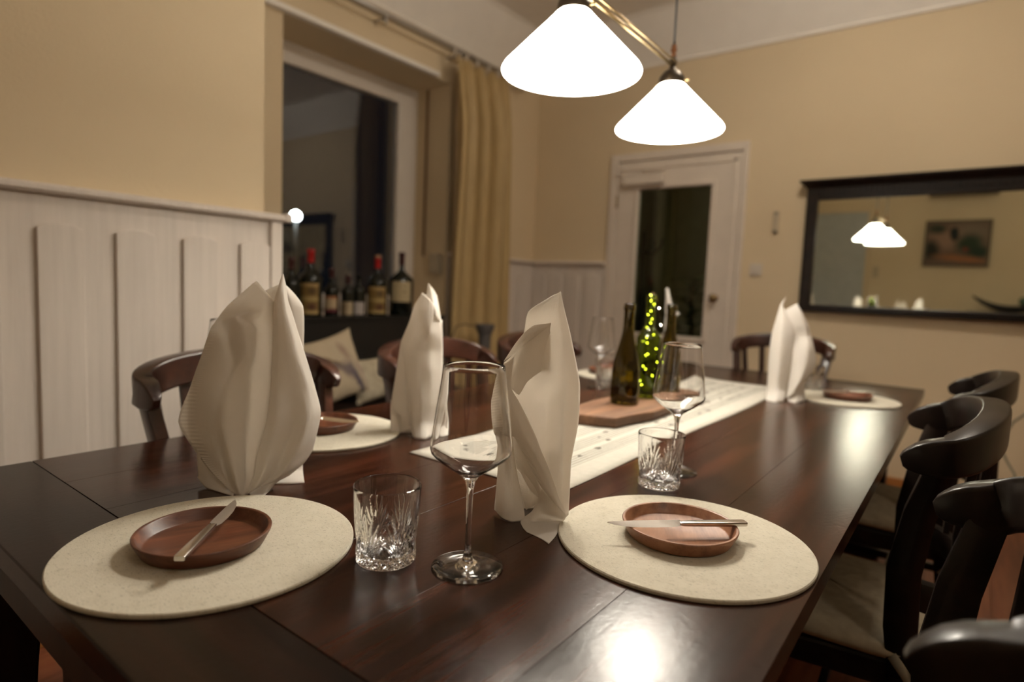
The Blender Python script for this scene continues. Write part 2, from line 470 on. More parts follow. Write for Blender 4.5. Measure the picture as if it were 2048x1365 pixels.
CRISP = 0.0
def catmull(p0, p1, p2, p3, t):
    return 0.5*((2*p1)+(-p0+p2)*t+(2*p0-5*p1+4*p2-p3)*t*t+(-p0+3*p1-3*p2+p3)*t**3)
def interp_line(P, k):
    out = []; n = len(P)
    for i in range(n-1):
        p0 = P[i-1] if i > 0 else P[0]*2-P[1]; p3 = P[i+2] if i+2 < n else P[n-1]*2-P[n-2]
        for j in range(k): out.append(catmull(p0, P[i], P[i+1], p3, j/k).lerp(P[i].lerp(P[i+1], j/k), CRISP))
    out.append(P[-1]); return out
def interp_grid(rows, ku, kv):
    R = [interp_line([Vector(p) for p in r], ku) for r in rows]
    cols = [interp_line([R[i][j] for i in range(len(R))], kv) for j in range(len(R[0]))]
    return [[cols[j][i] for j in range(len(cols))] for i in range(len(cols[0]))]

# folded napkins: sheets of control points (sideways, forward, up) in centimetres
NAP = {
 'one': ((-0.994, 0.585), [
  [[(-2.1,-1.2,36.8),(-1.4,-0.8,37.2),(-0.5,-0.4,36.1),(0.5,0.2,34.9),(1.4,0.6,33.8)],[(-6.3,-3,32.6),(-4.2,-1,32.5),(-2.1,-0.2,32.3),(-0.1,0.2,32.1),(1.3,0.9,31.8)],[(-8.3,-3.6,29.6),(-6.7,0.2,30.3),(-4.5,1.9,31.0),(-2.1,-0.6,29.9),(1.3,0.9,29.7)],[(-9.1,-3.8,28.3),(-6.6,0.9,28.8),(-3.6,2.5,29.2),(-1.6,-0.7,28.4),(1.2,0.9,28.0)],[(-10.5,-4,23.7),(-7.8,-1.0,24.1),(-3.3,2.0,24.3),(-1.9,-0.6,23.7),(1.1,1.0,23.9)],[(-11.4,-4.3,21.0),(-8.7,-1.6,21.2),(-5.1,0.9,21.5),(-2.5,-0.8,20.9),(1.0,1.3,21.5)],[(-12.4,-4.8,17.8),(-9.6,-1.4,18.0),(-6.4,1.4,18.1),(-2.9,-1.1,17.3),(0.9,1.9,18.3)],[(-14.5,-6.2,11.2),(-9.7,-2.0,11.9),(-6.6,2.1,12.3),(-3.3,-0.9,11.4),(0.2,2.6,12.5)],[(-11.0,-3.8,5.4),(-7.9,-1,5.7),(-5.3,2.9,6.4),(-3.3,0.1,5.4),(-1.3,3.0,6.7)],[(-8.6,-1,2.8),(-6.5,0.6,2.7),(-4.6,4.0,3.4),(-3.2,1.2,2.4),(-1.7,3.6,3.5)],[(-4.9,3.3,0.1),(-4.4,4.0,0.1),(-3.9,4.4,0.1),(-3.5,4.5,0.1),(-2.8,3.9,0.1)]],
  [[(2.7,0.2,38.5),(2.7,0.3,38.6),(2.8,0.3,38.7),(2.8,0.3,38.7),(2.9,0,38.7),(2.9,-0.6,38.6)],[(2.0,1.0,36.2),(2.2,1.2,36.3),(2.5,1.1,36.4),(2.7,0.9,36.5),(2.9,0.6,36.5),(3.4,-0.9,36.4)],[(1.4,1.2,33.8),(1.8,1.6,33.9),(2.3,1.5,34.0),(2.8,1.3,34.1),(3.1,1.0,34.1),(3.7,-0.9,34.0)],[(1.3,1.3,31.8),(1.9,1.9,31.8),(2.5,1.8,31.9),(3.1,1.6,31.9),(3.5,1.2,31.9),(4.4,-0.9,31.8)],[(1.2,1.3,28.1),(2.2,2.2,28.2),(3.1,2.2,28.2),(3.9,1.9,28.3),(4.5,1.4,28.3),(5.5,-1,28.2)],[(1.1,1.4,23.9),(2.2,2.5,24.0),(3.6,2.4,24.1),(4.8,2.0,24.1),(5.5,1.4,24.2),(6.8,-1,24.0)],[(0.9,2.2,18.4),(2.1,3.0,18.5),(4.3,2.2,18.4),(6.2,1.6,18.4),(7.2,1.0,18.5),(8.5,-1.2,18.3)],[(0.2,2.8,12.5),(1.8,3.8,12.7),(4.7,2.2,12.4),(6.9,2.4,12.8),(8.2,1.2,13.2),(9.7,-1.6,13.3)],[(-1.3,3.2,6.7),(0.5,4.4,7.3),(3.2,2.0,7.0),(5.7,2.9,7.9),(7.4,0.6,8.2),(9.1,-2,8.8)],[(-1.7,3.8,3.5),(-0.1,4.8,4.1),(2.0,2.0,3.8),(4.2,3.1,5.1),(6.3,0.4,5.4),(8.4,-2.2,5.7)],[(-2.4,3.4,1.2),(-1.2,4.6,1.9),(0.6,2.6,2.2),(2.9,3.4,3.2),(5.2,0.8,3.3),(6.9,-1.6,3.5)],[(-2.8,3.9,0.1),(-2.1,3.8,0.5),(-0.8,3.4,1.1),(1.0,3.2,1.6),(2.7,1.8,1.6),(4.2,0,1.7)]],
  [[(-2.6,3.0,0.2),(-1.2,3.2,0.8),(0.9,3,1.6),(2.7,1.8,1.6)],[(-2.3,4.3,0.1),(-1.4,4.0,0.1),(0.1,4.4,0.1),(1.7,1.6,0.9)],[(-1.9,4.9,0.1),(-1.4,5.3,0.1),(-0.2,5.7,0.1),(1.3,1.5,0.2)]],
  [[(-11.5,-4,8.3),(-9.1,-3,8.0),(-6.6,-2,7.7),(-4.1,-1,6.8)],[(-11.3,-4,5.1),(-9.3,-2.4,5.0),(-7.0,-0.6,4.4),(-4.5,0.5,3.6)],[(-11.1,-4,2.0),(-9.6,-2,1.8),(-7.3,0,1.3),(-4.8,1.5,0.7)],[(-11.2,-4,1.4),(-9.8,-1.6,0.2),(-7.2,1.6,0.1),(-5.0,4.1,0.1)]],
  [[(2.3,-6.5,36.7),(2.5,-4,36.5),(2.9,-3.2,36.4),(3.4,-3.6,36.6),(3.5,-5.5,36.6),(3.7,-7,36.5)],[(-1.0,-6.5,34.9),(0.2,-4,34.8),(2.0,-3.2,34.7),(3.8,-3.6,34.9),(4.9,-5.5,34.9),(5.2,-7,34.9)],[(-4.4,-6.5,32.7),(-2.2,-4,32.7),(0.9,-3.2,32.6),(4.2,-3.6,32.9),(6.3,-5.5,32.9),(6.6,-7,32.8)],[(-6.1,-6.5,30.1),(-3.5,-4,30.1),(0.2,-3.2,30.1),(4.0,-3.6,30.3),(6.6,-5.5,30.2),(6.8,-7,30.1)],[(-6.9,-6.5,25.5),(-4.2,-4,25.6),(-0.2,-3.2,25.5),(3.9,-3.6,25.6),(6.6,-5.5,25.4),(6.8,-7,25.3)],[(-7.7,-6.5,19.9),(-4.8,-4,20.1),(-0.6,-3.2,19.9),(3.7,-3.6,20.0),(6.5,-5.5,19.6),(6.8,-7,19.4)],[(-8.6,-6.5,12.4),(-5.5,-4,12.7),(-1.0,-3.2,12.5),(3.6,-3.6,12.4),(6.6,-5.5,11.8),(6.9,-7,11.5)],[(-9.4,-6.5,5.9),(-6.2,-4,6.2),(-1.5,-3.2,5.9),(3.4,-3.6,5.7),(6.6,-5.5,4.9),(6.9,-7,4.5)],[(-9.8,-6.5,2.1),(-6.5,-4,2.4),(-1.7,-3.2,2.1),(3.3,-3.6,1.6),(6.6,-5.5,1.0),(6.9,-7,0.5)],[(-10.0,-5.0,0.1),(-6.6,-3.5,0.1),(-1.6,-1.6,0.1),(3.4,-0.2,0.1),(6.6,0.1,0.1),(6.8,0.1,0.1)]],
  [[(3.7,-7,36.5),(3.3,-8.26,36.5),(2.9,-8.44,36.5),(2.3,-6.5,36.7)],[(5.2,-7,34.9),(3.3,-8.26,34.8),(1.5,-8.44,34.7),(-1.0,-6.5,34.9)],[(6.6,-7,32.8),(3.2,-8.26,32.7),(-0.1,-8.44,32.6),(-4.4,-6.5,32.7)],[(6.8,-7,30.1),(2.9,-8.26,30.0),(-1.1,-8.44,29.9),(-6.1,-6.5,30.1)],[(6.8,-7,25.3),(2.6,-8.26,25.1),(-1.6,-8.44,25.1),(-6.9,-6.5,25.5)],[(6.8,-7,19.4),(2.3,-8.26,19.3),(-2.1,-8.44,19.3),(-7.7,-6.5,19.9)],[(6.9,-7,11.5),(2.1,-8.26,11.4),(-2.6,-8.44,11.6),(-8.6,-6.5,12.4)],[(6.9,-7,4.5),(1.8,-8.26,4.5),(-3.2,-8.44,4.8),(-9.4,-6.5,5.9)],[(6.9,-7,0.5),(1.7,-8.26,0.9),(-3.4,-8.44,1.2),(-9.8,-6.5,2.1)],[(6.8,0.1,0.1),(1.7,-2.4,0.1),(-3.3,-3.8,0.1),(-10.0,-5.0,0.1)]],
 ]),
 'three': ((-0.55, 0.8), [
  [[(1.4,-0.6,36.7),(2.0,-0.2,37.1),(2.6,0,37.4),(2.9,0,37.6),(3.0,-0.3,37.7)],[(-2.0,-1.6,34.2),(-0.3,-0.4,34.6),(1.3,0.3,34.7),(2.8,0.6,34.8),(3.9,-0.8,34.4)],[(-2.6,-2,30.7),(-0.6,-0.6,31.1),(1.5,0.4,31.3),(3.5,0.8,31.3),(4.9,-1,31.1)],[(-3.9,-2.6,26.4),(-1.3,-1.2,26.8),(1.7,0.8,27.2),(4.0,1.2,27.3),(6.0,-2,27.0)],[(-5.3,-2.8,22.1),(-1.9,-1.9,22.4),(1.8,0.9,23.3),(4.6,1.0,23.2),(7.0,-2.6,22.8)],[(-5.3,-3,18.7),(-1.7,-1.6,18.9),(1.6,-1.0,19.1),(4.2,1.6,20.0),(7.2,-2.8,19.8)],[(-4.7,-2,15.1),(-1.6,-1.0,15.0),(1.8,-1.4,14.9),(4.3,1.9,15.9),(7.1,-2.4,15.6)],[(-3.1,-1.2,9.4),(-0.5,-0.6,9.3),(2.4,-0.4,9.2),(4.5,2.2,10.4),(6.2,-1.2,9.9)],[(-0.4,0.4,4.9),(1.7,0.8,4.8),(3.3,1.0,4.7),(4.8,1.8,5.0),(6.1,0.4,5.3)],[(3.8,2.2,2.0),(4.6,2.4,1.8),(5.2,2.6,1.5),(5.5,2.8,1.5),(6.0,1.8,1.6)]],
  [[(-5.9,0.4,25.0),(-5.4,0.8,25.7),(-4.7,1,26.2),(-4.0,1.2,26.9)],[(-6.7,0.2,22.3),(-5.9,1.2,22.8),(-5.1,1.6,23.1),(-4.2,1.6,22.1)],[(-7.3,-0.4,19.1),(-5.6,1.6,19.9),(-4.3,2.2,20.1),(-2.9,2,20.0)],[(-7.1,-0.6,16.1),(-5.0,1.6,16.9),(-2.9,2.6,17.0),(-1.2,2.2,17.0)],[(-6.4,-0.4,13.6),(-4.2,1.6,14.4),(-1.9,2.8,14.7),(0.2,2.6,14.3)],[(-4.1,1.2,14.8),(-2.4,2.2,13.7),(-0.6,3,12.9),(1.1,2.8,12.2)],[(-2.7,1.6,12.9),(-1.0,2.6,11.9),(0.6,3.2,11.0),(2.0,3,10.4)],[(-0.7,2.2,9.7),(0.7,3,8.8),(2.1,3.4,8.2),(3.2,3.2,7.6)],[(1.4,2.8,6.3),(2.5,3.4,5.8),(3.5,3.6,5.2),(4.3,3.4,4.8)],[(4.1,3.2,3.5),(4.6,3.4,3.0),(5.1,3.5,2.5),(5.5,3.4,2.1)]],
  [[(-6.7,-0.4,14.9),(-5.5,0.6,15.4),(-4.5,0.9,15.7),(-3.5,0.2,15.2)],[(-6.1,-0.4,12.4),(-5.0,1,12.9),(-4.2,1.3,12.9),(-3.5,0.2,12.3)],[(-5.9,-0.6,9.0),(-4.7,1.2,9.6),(-3.7,1.4,9.5),(-3.0,0,8.7)],[(-6.0,-0.6,5.1),(-4.5,1.4,5.5),(-3.2,1.4,5.4),(-2.0,-0.2,4.6)],[(-6.2,-0.8,1.6),(-4.5,1.4,1.5),(-3.0,1.6,1.3),(-1.3,0,1.5)],[(-6.2,-0.9,0.7),(-4.7,1.3,0.2),(-3.1,2.3,0.1),(-1.0,1.3,0.1)]],
  [[(-3.6,-0.6,13.8),(-2.7,0.2,12.7),(-1.8,0.8,11.7)],[(-3.4,-0.8,10.7),(-2.0,-0.2,9.9),(-0.6,0.8,9.3)],[(-3.1,-0.8,7.8),(-1.2,-0.4,6.7),(1.0,1,6.2)],[(-1.9,-0.6,4.1),(-0.2,-0.2,3.9),(1.5,1.4,4.5)],[(-0.9,0,1.3),(-0.1,0.4,2.0),(0.7,1.4,2.8)]],
  [[(1.4,2.2,5.8),(2.7,3.0,4.8),(4.1,3.2,3.5),(5.6,3.2,2.0)],[(1.0,1.8,3.8),(2.3,2.6,3.0),(3.8,3.0,2.3),(5.5,3,1.5)],[(0.1,1.6,1.8),(1.3,2.2,1.3),(3.1,2.2,1.0),(5.4,2.8,1.2)],[(-1.3,2,0.7),(-0.0,2.0,0.1),(2.1,1.7,0.1),(5.2,2.4,0.7)],[(-1.7,2.5,0.1),(-0.3,4.5,0.1),(1.9,5.4,0.1),(4.7,3.8,0.1)],[(-1.2,4.7,0.1),(0.1,6.6,0.1),(1.9,8.1,0.1),(3.8,7.4,0.1)],[(-0.6,6.2,0.1),(0.6,7.3,0.1),(1.8,8.6,0.1),(2.8,10.1,0.1)]],
  [[(1.7,2.2,32.7),(1.6,2,32.4),(1.4,1.8,32.1)],[(0.1,2.2,32.4),(0.3,2.4,31.9),(0.3,2,31.3)],[(-1.1,1.8,32.1),(-0.9,2.4,31.2),(-0.9,2,30.4)],[(-2.6,1.2,30.7),(-2.3,1.8,30.0),(-2.3,1.6,29.2)],[(-3.9,0.8,28.9),(-3.5,1.4,28.4),(-3.3,1.2,27.9)],[(-5.6,0.4,26.0),(-5.2,0.8,26.4),(-4.6,0.8,26.9)]],
  [[(1.7,1.8,32.7),(0.3,1.6,31.5),(-1.0,1.4,30.3),(-2.3,1.2,29.3),(-3.4,1,27.9),(-5.6,0.3,25.8)],[(1.6,0.6,31.5),(0.7,0.6,29.9),(-1.0,0.8,28.2),(-2.2,0.8,26.9),(-3.8,0.8,26.0),(-5.7,0.3,24.6)],[(2.1,0.2,28.3),(0.7,0.2,26.6),(-1.1,0.3,24.9),(-2.9,0.5,24.0),(-4.2,0.8,23.6),(-6.0,0.3,23.3)],[(2.2,0.1,25.8),(0.3,0.1,24.5),(-1.7,0.2,22.8),(-2.9,0.6,20.7),(-4.0,1.2,21.6),(-5.7,0.4,21.8)]],
  [[(6.3,-2.4,15.6),(3.3,-6.15,14.8),(0.1,-7.4,14.3),(-3.1,-6.15,14.5),(-6.1,-2.2,14.9)],[(5.9,-2.4,13.0),(3.1,-6.15,12.1),(0.0,-7.4,11.6),(-3.0,-6.15,11.8),(-5.9,-2.2,12.4)],[(5.3,-2.4,7.8),(2.7,-6.15,6.7),(-0.2,-7.4,6.2),(-3.0,-6.15,6.4),(-5.6,-2.2,7.2)],[(4.3,-2.4,3.4),(1.9,-6.15,2.2),(-0.6,-7.4,1.6),(-3.2,-6.15,1.9),(-5.5,-2.2,2.9)],[(3.1,-2.4,0.7),(1.1,-4.2,0.1),(-0.9,-3.9,0.1),(-3.0,-3.5,0.1),(-4.9,-2.2,0.3)]],
 ]),
 'two': ((-1.07, 1.06), [
  [[(-1.3,0,35.8),(-0.6,0.6,35.3),(0.4,1,34.4),(1.1,0.8,33.6),(1.9,0,32.7)],[(-3.2,-1,32.5),(-1.8,0.8,32.6),(-0.3,1.4,32.3),(1.2,1.2,31.7),(2.8,0.3,30.8)],[(-4.4,-1.5,28.3),(-2.6,1,28.5),(-0.9,1.8,28.2),(1.0,1.8,28.7),(3.2,-0.2,29.2)],[(-6.3,-2,23.2),(-3.7,1,23.5),(-1.5,1.2,24.0),(0.8,2.4,25.9),(3.9,-0.6,25.5)],[(-6.1,-1.6,21.3),(-3.9,0.6,21.6),(-2.0,1.2,22.3),(0.7,1.6,21.8),(4.1,-1,21.0)],[(-4.8,-0.6,16.4),(-3.5,0.6,16.6),(-1.8,2,17.1),(1.1,2.2,16.7),(4.2,-1,16.3)],[(-4.2,0,12.1),(-3.1,1,12.3),(-1.2,2.6,12.6),(1.5,2,12.6),(4.2,-1,12.1)],[(-3.6,0.2,7.7),(-2.7,1.4,8.0),(-0.8,3,8.3),(1.4,2,8.2),(4.0,-1,7.6)],[(-3.2,0.2,3.3),(-2.4,1.8,3.5),(-0.7,3,3.8),(0.9,2,3.6),(3.0,-0.6,3.0)],[(-2.7,1.5,0.1),(-2.0,4.0,0.1),(-0.8,4.9,0.1),(0.6,4.9,0.1),(2.0,2.4,0.1)]],
  [[(-0.1,-2.6,37.2),(0.1,-2.5,38.2),(0.5,-2.4,37.8)],[(-0.3,-2.2,35.3),(0.8,-1.8,36.1),(1.8,-2.4,36.1)],[(-0.4,-1.6,34.1),(1.4,-0.6,34.1),(2.6,-2,33.8)],[(0.4,-0.6,32.6),(1.9,0.8,32.2),(3.2,-1.2,30.7)],[(0.9,0.2,31.1),(2.2,1.4,30.3),(3.7,-1,28.0)]],
  [[(-6.4,-1.8,22.8),(-6.1,-1.4,22.0),(-5.8,-1,20.9)],[(-7.0,-2.6,18.0),(-6.0,-1.6,17.8),(-4.9,-0.4,17.1)],[(-7.7,-3,12.8),(-6.1,-1.5,13.1),(-4.6,0.4,13.1)],[(-8.2,-3.2,8.9),(-6.2,-1,10.2),(-4.1,1,10.4)],[(-8.3,-3.2,6.7),(-5.6,-0.6,5.2),(-3.5,1.2,5.4)],[(-7.4,-2.6,5.6),(-5.0,-0.4,4.0),(-3.2,0.8,2.5)]],
  [[(-8.5,-3.4,8.2),(-6.5,-2.6,6.5),(-4.1,-1.2,4.2)],[(-8.5,-3.6,4.3),(-6.3,-3,3.4),(-3.5,-1.2,2.3)],[(-8.2,-0.3,0.1),(-5.9,-1.4,0.1),(-3.1,-1,1.1)]],
  [[(2.3,-2,29.1),(3.0,-1.2999999999999998,28.9),(3.8,-3,29.1)],[(3.0,-2,21.5),(3.6,-1.42,21.3),(4.2,-3.4,21.4)],[(3.5,-1.8,13.9),(4.0,-1.47,13.0),(4.5,-3.8,12.3)],[(3.5,-1.8,6.1),(4.2,-1.59,5.9),(4.9,-4.2,5.6)],[(2.6,-1.6,2.3),(4.0,-1.5799999999999998,2.0),(5.6,-4.4,1.6)],[(2.1,1.4,0.1),(3.8,1.8,0.1),(5.5,0.3,0.1)]],
  [[(2.3,-2.6,35.4),(1.3,-6.1376,35.3),(0.2,-6.1904,35.2),(-0.9,-2.6,35.3)],[(3.3,-2.6,29.4),(0.9,-6.1376,29.1),(-1.6,-6.1904,29.0),(-4.0,-2.6,29.1)],[(4.0,-2.6,21.7),(0.9,-6.1376,21.3),(-2.3,-6.1904,21.2),(-5.5,-2.6,21.5)],[(4.3,-2.6,12.7),(0.7,-6.1376,12.1),(-2.9,-6.1904,12.0),(-6.5,-2.6,12.5)],[(4.8,-2.6,4.9),(1.0,-6.1376,4.1),(-2.8,-6.1904,4.1),(-6.6,-2.6,4.8)],[(5.2,-1.8,0.1),(1.5,-1.7,0.1),(-2.2,-1.6,0.1),(-5.9,-1.4,0.1)]],
 ]),
 'four': ((-0.53, 2.42), [
  [[(-2.4,-1,38.5),(-2.2,-1,38.7),(-2.1,-1,38.9)],[(-4.1,-1,35.4),(-3.4,-0.5,35.5),(-2.9,-1,35.3)],[(-5.1,-1.5,30.0),(-2.6,1,30.3),(0.3,0,29.5)],[(-6.2,-2.5,24.2),(-2.9,1.6,24.7),(1.5,0.4,25.3)],[(-6.6,-3,16.4),(-2.7,2,17.2),(1.7,-0.6,18.3)],[(-6.4,-3.2,8.6),(-2.8,2,9.6),(1.0,-1,9.6)],[(-6.3,-3.2,2.8),(-2.8,2,3.5),(0.4,-1,3.8)],[(-6.1,6.4,0.1),(-2.9,8.8,0.1),(0.0,4.1,0.1)]],
  [[(-2.7,-1,33.6),(-0.6,-0.5,35.0),(1.5,-0.8,36.4),(1.9,-1.6,36.3)],[(-2.1,-0.8,32.1),(0.5,0.4,32.3),(3.3,0.4,32.8),(4.0,-1.2,32.8)],[(-0.1,-0.4,28.1),(1.9,0.6,28.3),(4.9,0.6,28.5),(6.3,-1.2,28.5)],[(1.2,0,24.9),(3.2,-0.4,24.6),(5.6,0.4,24.8),(7.4,-1.4,24.9)],[(1.6,-0.4,19.2),(3.6,0.8,19.5),(6.5,2,20.4),(8.5,0,20.7)],[(1.5,-0.8,11.6),(3.5,1.6,12.4),(6.3,2.6,14.3),(9.8,0,15.8)],[(1.0,-0.4,4.9),(2.6,1.8,6.0),(4.8,3,8.2),(8.6,0.6,11.5)],[(0.6,0.6,0.6),(1.3,1.6,1.4),(2.5,2.6,3.0),(5.0,1.4,5.8)]],
  [[(1.3,-0.8,1.3),(3.4,-0.4,4.6),(6.0,-2,6.6)],[(1.3,-1,0.3),(4.0,0,1.9),(7.0,-2.4,2.8)],[(1.4,3.1,0.1),(3.7,4.9,0.1),(7.5,-2.6,0.4)]],
  [[(1.2,-3,33.2),(-0.6,-6.537599999999999,33.0),(-2.4,-6.5904,32.9),(-4.3,-3,32.9)],[(5.6,-3,25.0),(2.1,-6.537599999999999,24.6),(-1.6,-6.5904,24.3),(-5.4,-3,24.2)],[(7.2,-3,17.6),(3.0,-6.537599999999999,16.9),(-1.4,-6.5904,16.6),(-5.9,-3,16.5)],[(6.8,-3,10.0),(2.8,-6.537599999999999,9.2),(-1.4,-6.5904,8.7),(-5.6,-3,8.7)],[(6.8,-3,0.8),(3.0,-4.4,0.1),(-0.9,-1.4,0.1),(-4.9,1.7,0.1)]],
 ]),
 'five': ((-1.18, 2.78), [
  [[(-0.2,0,40.8),(0.3,0.3,40.8),(1.0,0,40.9)],[(-0.0,-0.6,35.2),(1.1,0.6,35.3),(2.6,0,34.9)],[(0.0,-1,30.4),(1.9,1,31.0),(3.6,0.4,30.1)],[(0.4,-1,28.9),(2.4,1.4,30.1),(4.7,1.8,30.2)],[(1.3,-1,25.5),(3.0,1.6,27.2),(6.9,2.6,28.9)],[(1.3,-1,25.0),(2.7,1.2,25.7),(4.1,0.4,25.7)],[(1.9,-1.4,15.7),(3.3,1,16.0),(5.0,-0.5,15.5)],[(2.0,-2,5.8),(3.7,1,6.2),(5.4,-1,6.1)],[(1.9,2.5,0.1),(3.8,5.2,0.1),(5.7,-1,0.2)]],
  [[(0.4,-2.5,31.6),(1.9,-4,31.6),(3.3,-3,31.7)],[(0.3,-2.5,25.4),(1.8,-4,25.4),(3.2,-3,25.6)],[(0.5,-2.5,15.6),(1.9,-4,15.5),(3.3,-3,15.7)],[(0.6,-2.5,5.6),(2.1,-4,5.6),(3.5,-3,5.8)],[(1.0,1.1,0.1),(2.4,0.3,0.1),(3.8,-0.6,0.1)]],
 ]),
}

# ================================================================ the room
XW, XP, YB, XR, YF, ZC = -3.10, -2.15, 4.35, 2.20, -1.50, 3.17
PE = 1.255          # where the left pier ends
struct(obj('wall_left', MB().box(-3.75, XP, YF-.15, PE, 0, ZC+.1), 'wall'))
wb = MB()
wb.box(-3.75, XW, PE, YB+.02, 0, .88).box(-3.75, XW, PE, 1.917, .88, 2.574).box(-3.75, XW, 3.24, YB+.02, .88, 2.574).box(-3.75, XW, PE, YB+.02, 2.574, ZC+.1)
struct(obj('wall_window', wb, 'wall'))
wb = MB()
wb.box(-3.75, -2.33, YB, YB+.16, 0, ZC+.1).box(-1.325, XR+.15, YB, YB+.16, 0, ZC+.1).box(-2.33, -1.325, YB, YB+.16, 2.185, ZC+.1)
struct(obj('wall_back', wb, 'wall'))
struct(obj('wall_right', MB().box(XR, XR+.15, YF-.15, YB, 0, ZC+.1), 'wall'))
struct(obj('wall_front', MB().box(XP, XR+.15, YF-.15, YF, 0, ZC+.1), 'wall'))
struct(obj('ceiling', MB().box(-3.75, XR+.15, YF-.15, YB+.16, ZC, ZC+.12), 'ceil'))
fl = struct(obj('floor', MB().box(-3.75, XR+.15, YF-.15, YB+.16, -.12, -.012), 'black'))
pl = MB().box(-.0703, .0703, -.989, .989, -.012, 0); pl0 = None
for i in range(40):
    x = -3.02+i*.1415
    if x > XR-.05: break
    rows_ = ((-.51, 1), (1.47, 1), (3.40, .95)) if i % 2 else ((-1.005, .495), (.48, 1), (2.46, 1), (3.90, .45))
    for y, sy in rows_:
        if pl0 is None:
            pl0 = obj('floor_plank', pl, 'floor', parent=fl, bevel=.0012); o = pl0
        else:
            o = pl0.copy(); col.objects.link(o)
        o.location = (x, y, 0); o.scale = (1, sy, 1)

# white coved band between picture moulding and ceiling
def cove(n, p0, p1, inward):
    a, b = Vector(p0), Vector(p1); i = Vector(inward)
    prof = [(0, 2.862), (.010, 2.862), (.20, ZC-.02), (.23, ZC), (0, ZC)]
    rows = [[(a+i*d).to_tuple()[:2]+(z,) for d, z in prof], [(b+i*d).to_tuple()[:2]+(z,) for d, z in prof]]
    mb = MB().grid(rows, close_u=True)
    mb.cap(0, 5); mb.cap(5, 5, True)
    c = struct(obj('trim_%d' % n, mb, 'ceil'))
    m2 = MB().grid([[(a+i*d).to_tuple()[:2]+(z,) for d, z in ((0, 2.842), (.014, 2.846), (.018, 2.858), (.012, 2.866), (0, 2.866))],
                    [(b+i*d).to_tuple()[:2]+(z,) for d, z in ((0, 2.842), (.014, 2.846), (.018, 2.858), (.012, 2.866), (0, 2.866))]], close_u=True)
    obj('picture_moulding', m2, 'ceil', parent=c)
cove(1, (XW, PE, 0), (XW, YB, 0), (1, 0, 0))
cove(2, (XW, YB, 0), (XR, YB, 0), (0, -1, 0))
cove(3, (XP, YF, 0), (XP, PE, 0), (1, 0, 0))
cove(4, (XR, YF, 0), (XR, YB, 0), (-1, 0, 0))
cove(5, (XP, YF, 0), (XR, YF, 0), (0, 1, 0))

# wainscots: flat painted panelling, arched battens on it, a cap rail
def arch_batten(w=.115, z0=.06, z1=1.256, rise=.016, t=.014):
    poly = [(-w/2, z0), (w/2, z0), (w/2, z1)]+[(w/2-w*k/8, z1+rise*math.sin(PI*k/8)**.8) for k in range(1, 8)]+[(-w/2, z1)]
    mb = MB().prism(poly, 0, t)
    return mb     # in (u, z, depth)
def wainscot(n, p0, direc, inward, length, starts, name_mat='white_wood'):
    """panel, rail and battens along a wall; direc and inward unit vectors"""
    D, I = Vector(direc), Vector(inward); P = Vector(p0)
    def m4(): return Matrix(((D.x, 0, I.x, P.x), (D.y, 0, I.y, P.y), (0, 1, 0, 0), (0, 0, 0, 1)))
    mb = MB().box(0, length, .07, 1.35, 0, .016).xf(m4())
    w = struct(obj('trim_%d' % n, mb, 'white_wood', bevel=.001))
    rail = MB().grid([[(u, z, d) for d, z in ((0, 1.350), (.040, 1.352), (.052, 1.360), (.052, 1.372), (.040, 1.380), (0, 1.384))] for u in (0, length)], close_u=True)
    rail.cap(0, 6); rail.cap(6, 6, True); rail.xf(m4())
    obj('cap_rail', rail, 'white_wood', parent=w)
    sk = MB().box(0, length, 0, .055, 0, .022).xf(m4()); obj('skirting_strip', sk, 'skirt', parent=w, bevel=.003)
    bt = None
    for s in starts:
        if bt is None:
            mbb = arch_batten(); mbb.xf(Matrix(((D.x, 0, I.x, 0), (D.y, 0, I.y, 0), (0, 1, 0, 0), (0, 0, 0, 1))))
            bt = obj('batten', mbb, 'white_wood', parent=w, bevel=.003); o = bt
        else:
            o = bt.copy(); col.objects.link(o)
        o.location = P+D*s+I*.016
    return w
wl = wainscot(6, (XP, YF, 0), (0, 1, 0), (1, 0, 0), 1.315-YF, [.608-YF+.2*k for k in range(-10, 4)])
# end post wrapping round the pier's corner
obj('end_post', MB().box(XP-.03, XP+.034, 1.268, 1.315, .06, 1.35), 'white_wood', parent=wl, bevel=.004)
obj('end_cap', MB().box(XP-.03, XP+.055, 1.315, 1.345, 1.352, 1.384), 'white_wood', parent=wl, bevel=.006)
wainscot(7, (XW, 3.26, 0), (0, 1, 0), (1, 0, 0), YB-3.26, [.12, .32, .52, .72, .92])
wainscot(8, (XW, YB, 0), (1, 0, 0), (0, -1, 0), .735, [.10, .27, .44, .62])
struct(obj('baseboard_back', MB().box(-1.30, XR, YB-.02, YB, 0, .07), 'skirt', bevel=.004))
struct(obj('baseboard_right', MB().box(XR-.02, XR, YF, YB-.02, 0, .07), 'skirt', bevel=.004))
struct(obj('baseboard_front', MB().box(XP+.1, XR-.02, YF, YF+.02, 0, .07), 'skirt', bevel=.004))

# lintel board over the niche
lb = struct(obj('trim_9', MB().box(XW, XW+.035, 1.258, 3.085, 2.600, 2.725), 'wall', bevel=.003))
obj('lower_lip', MB().box(XW, XW+.048, 1.258, 3.085, 2.572, 2.604), 'ceil', parent=lb, bevel=.006)

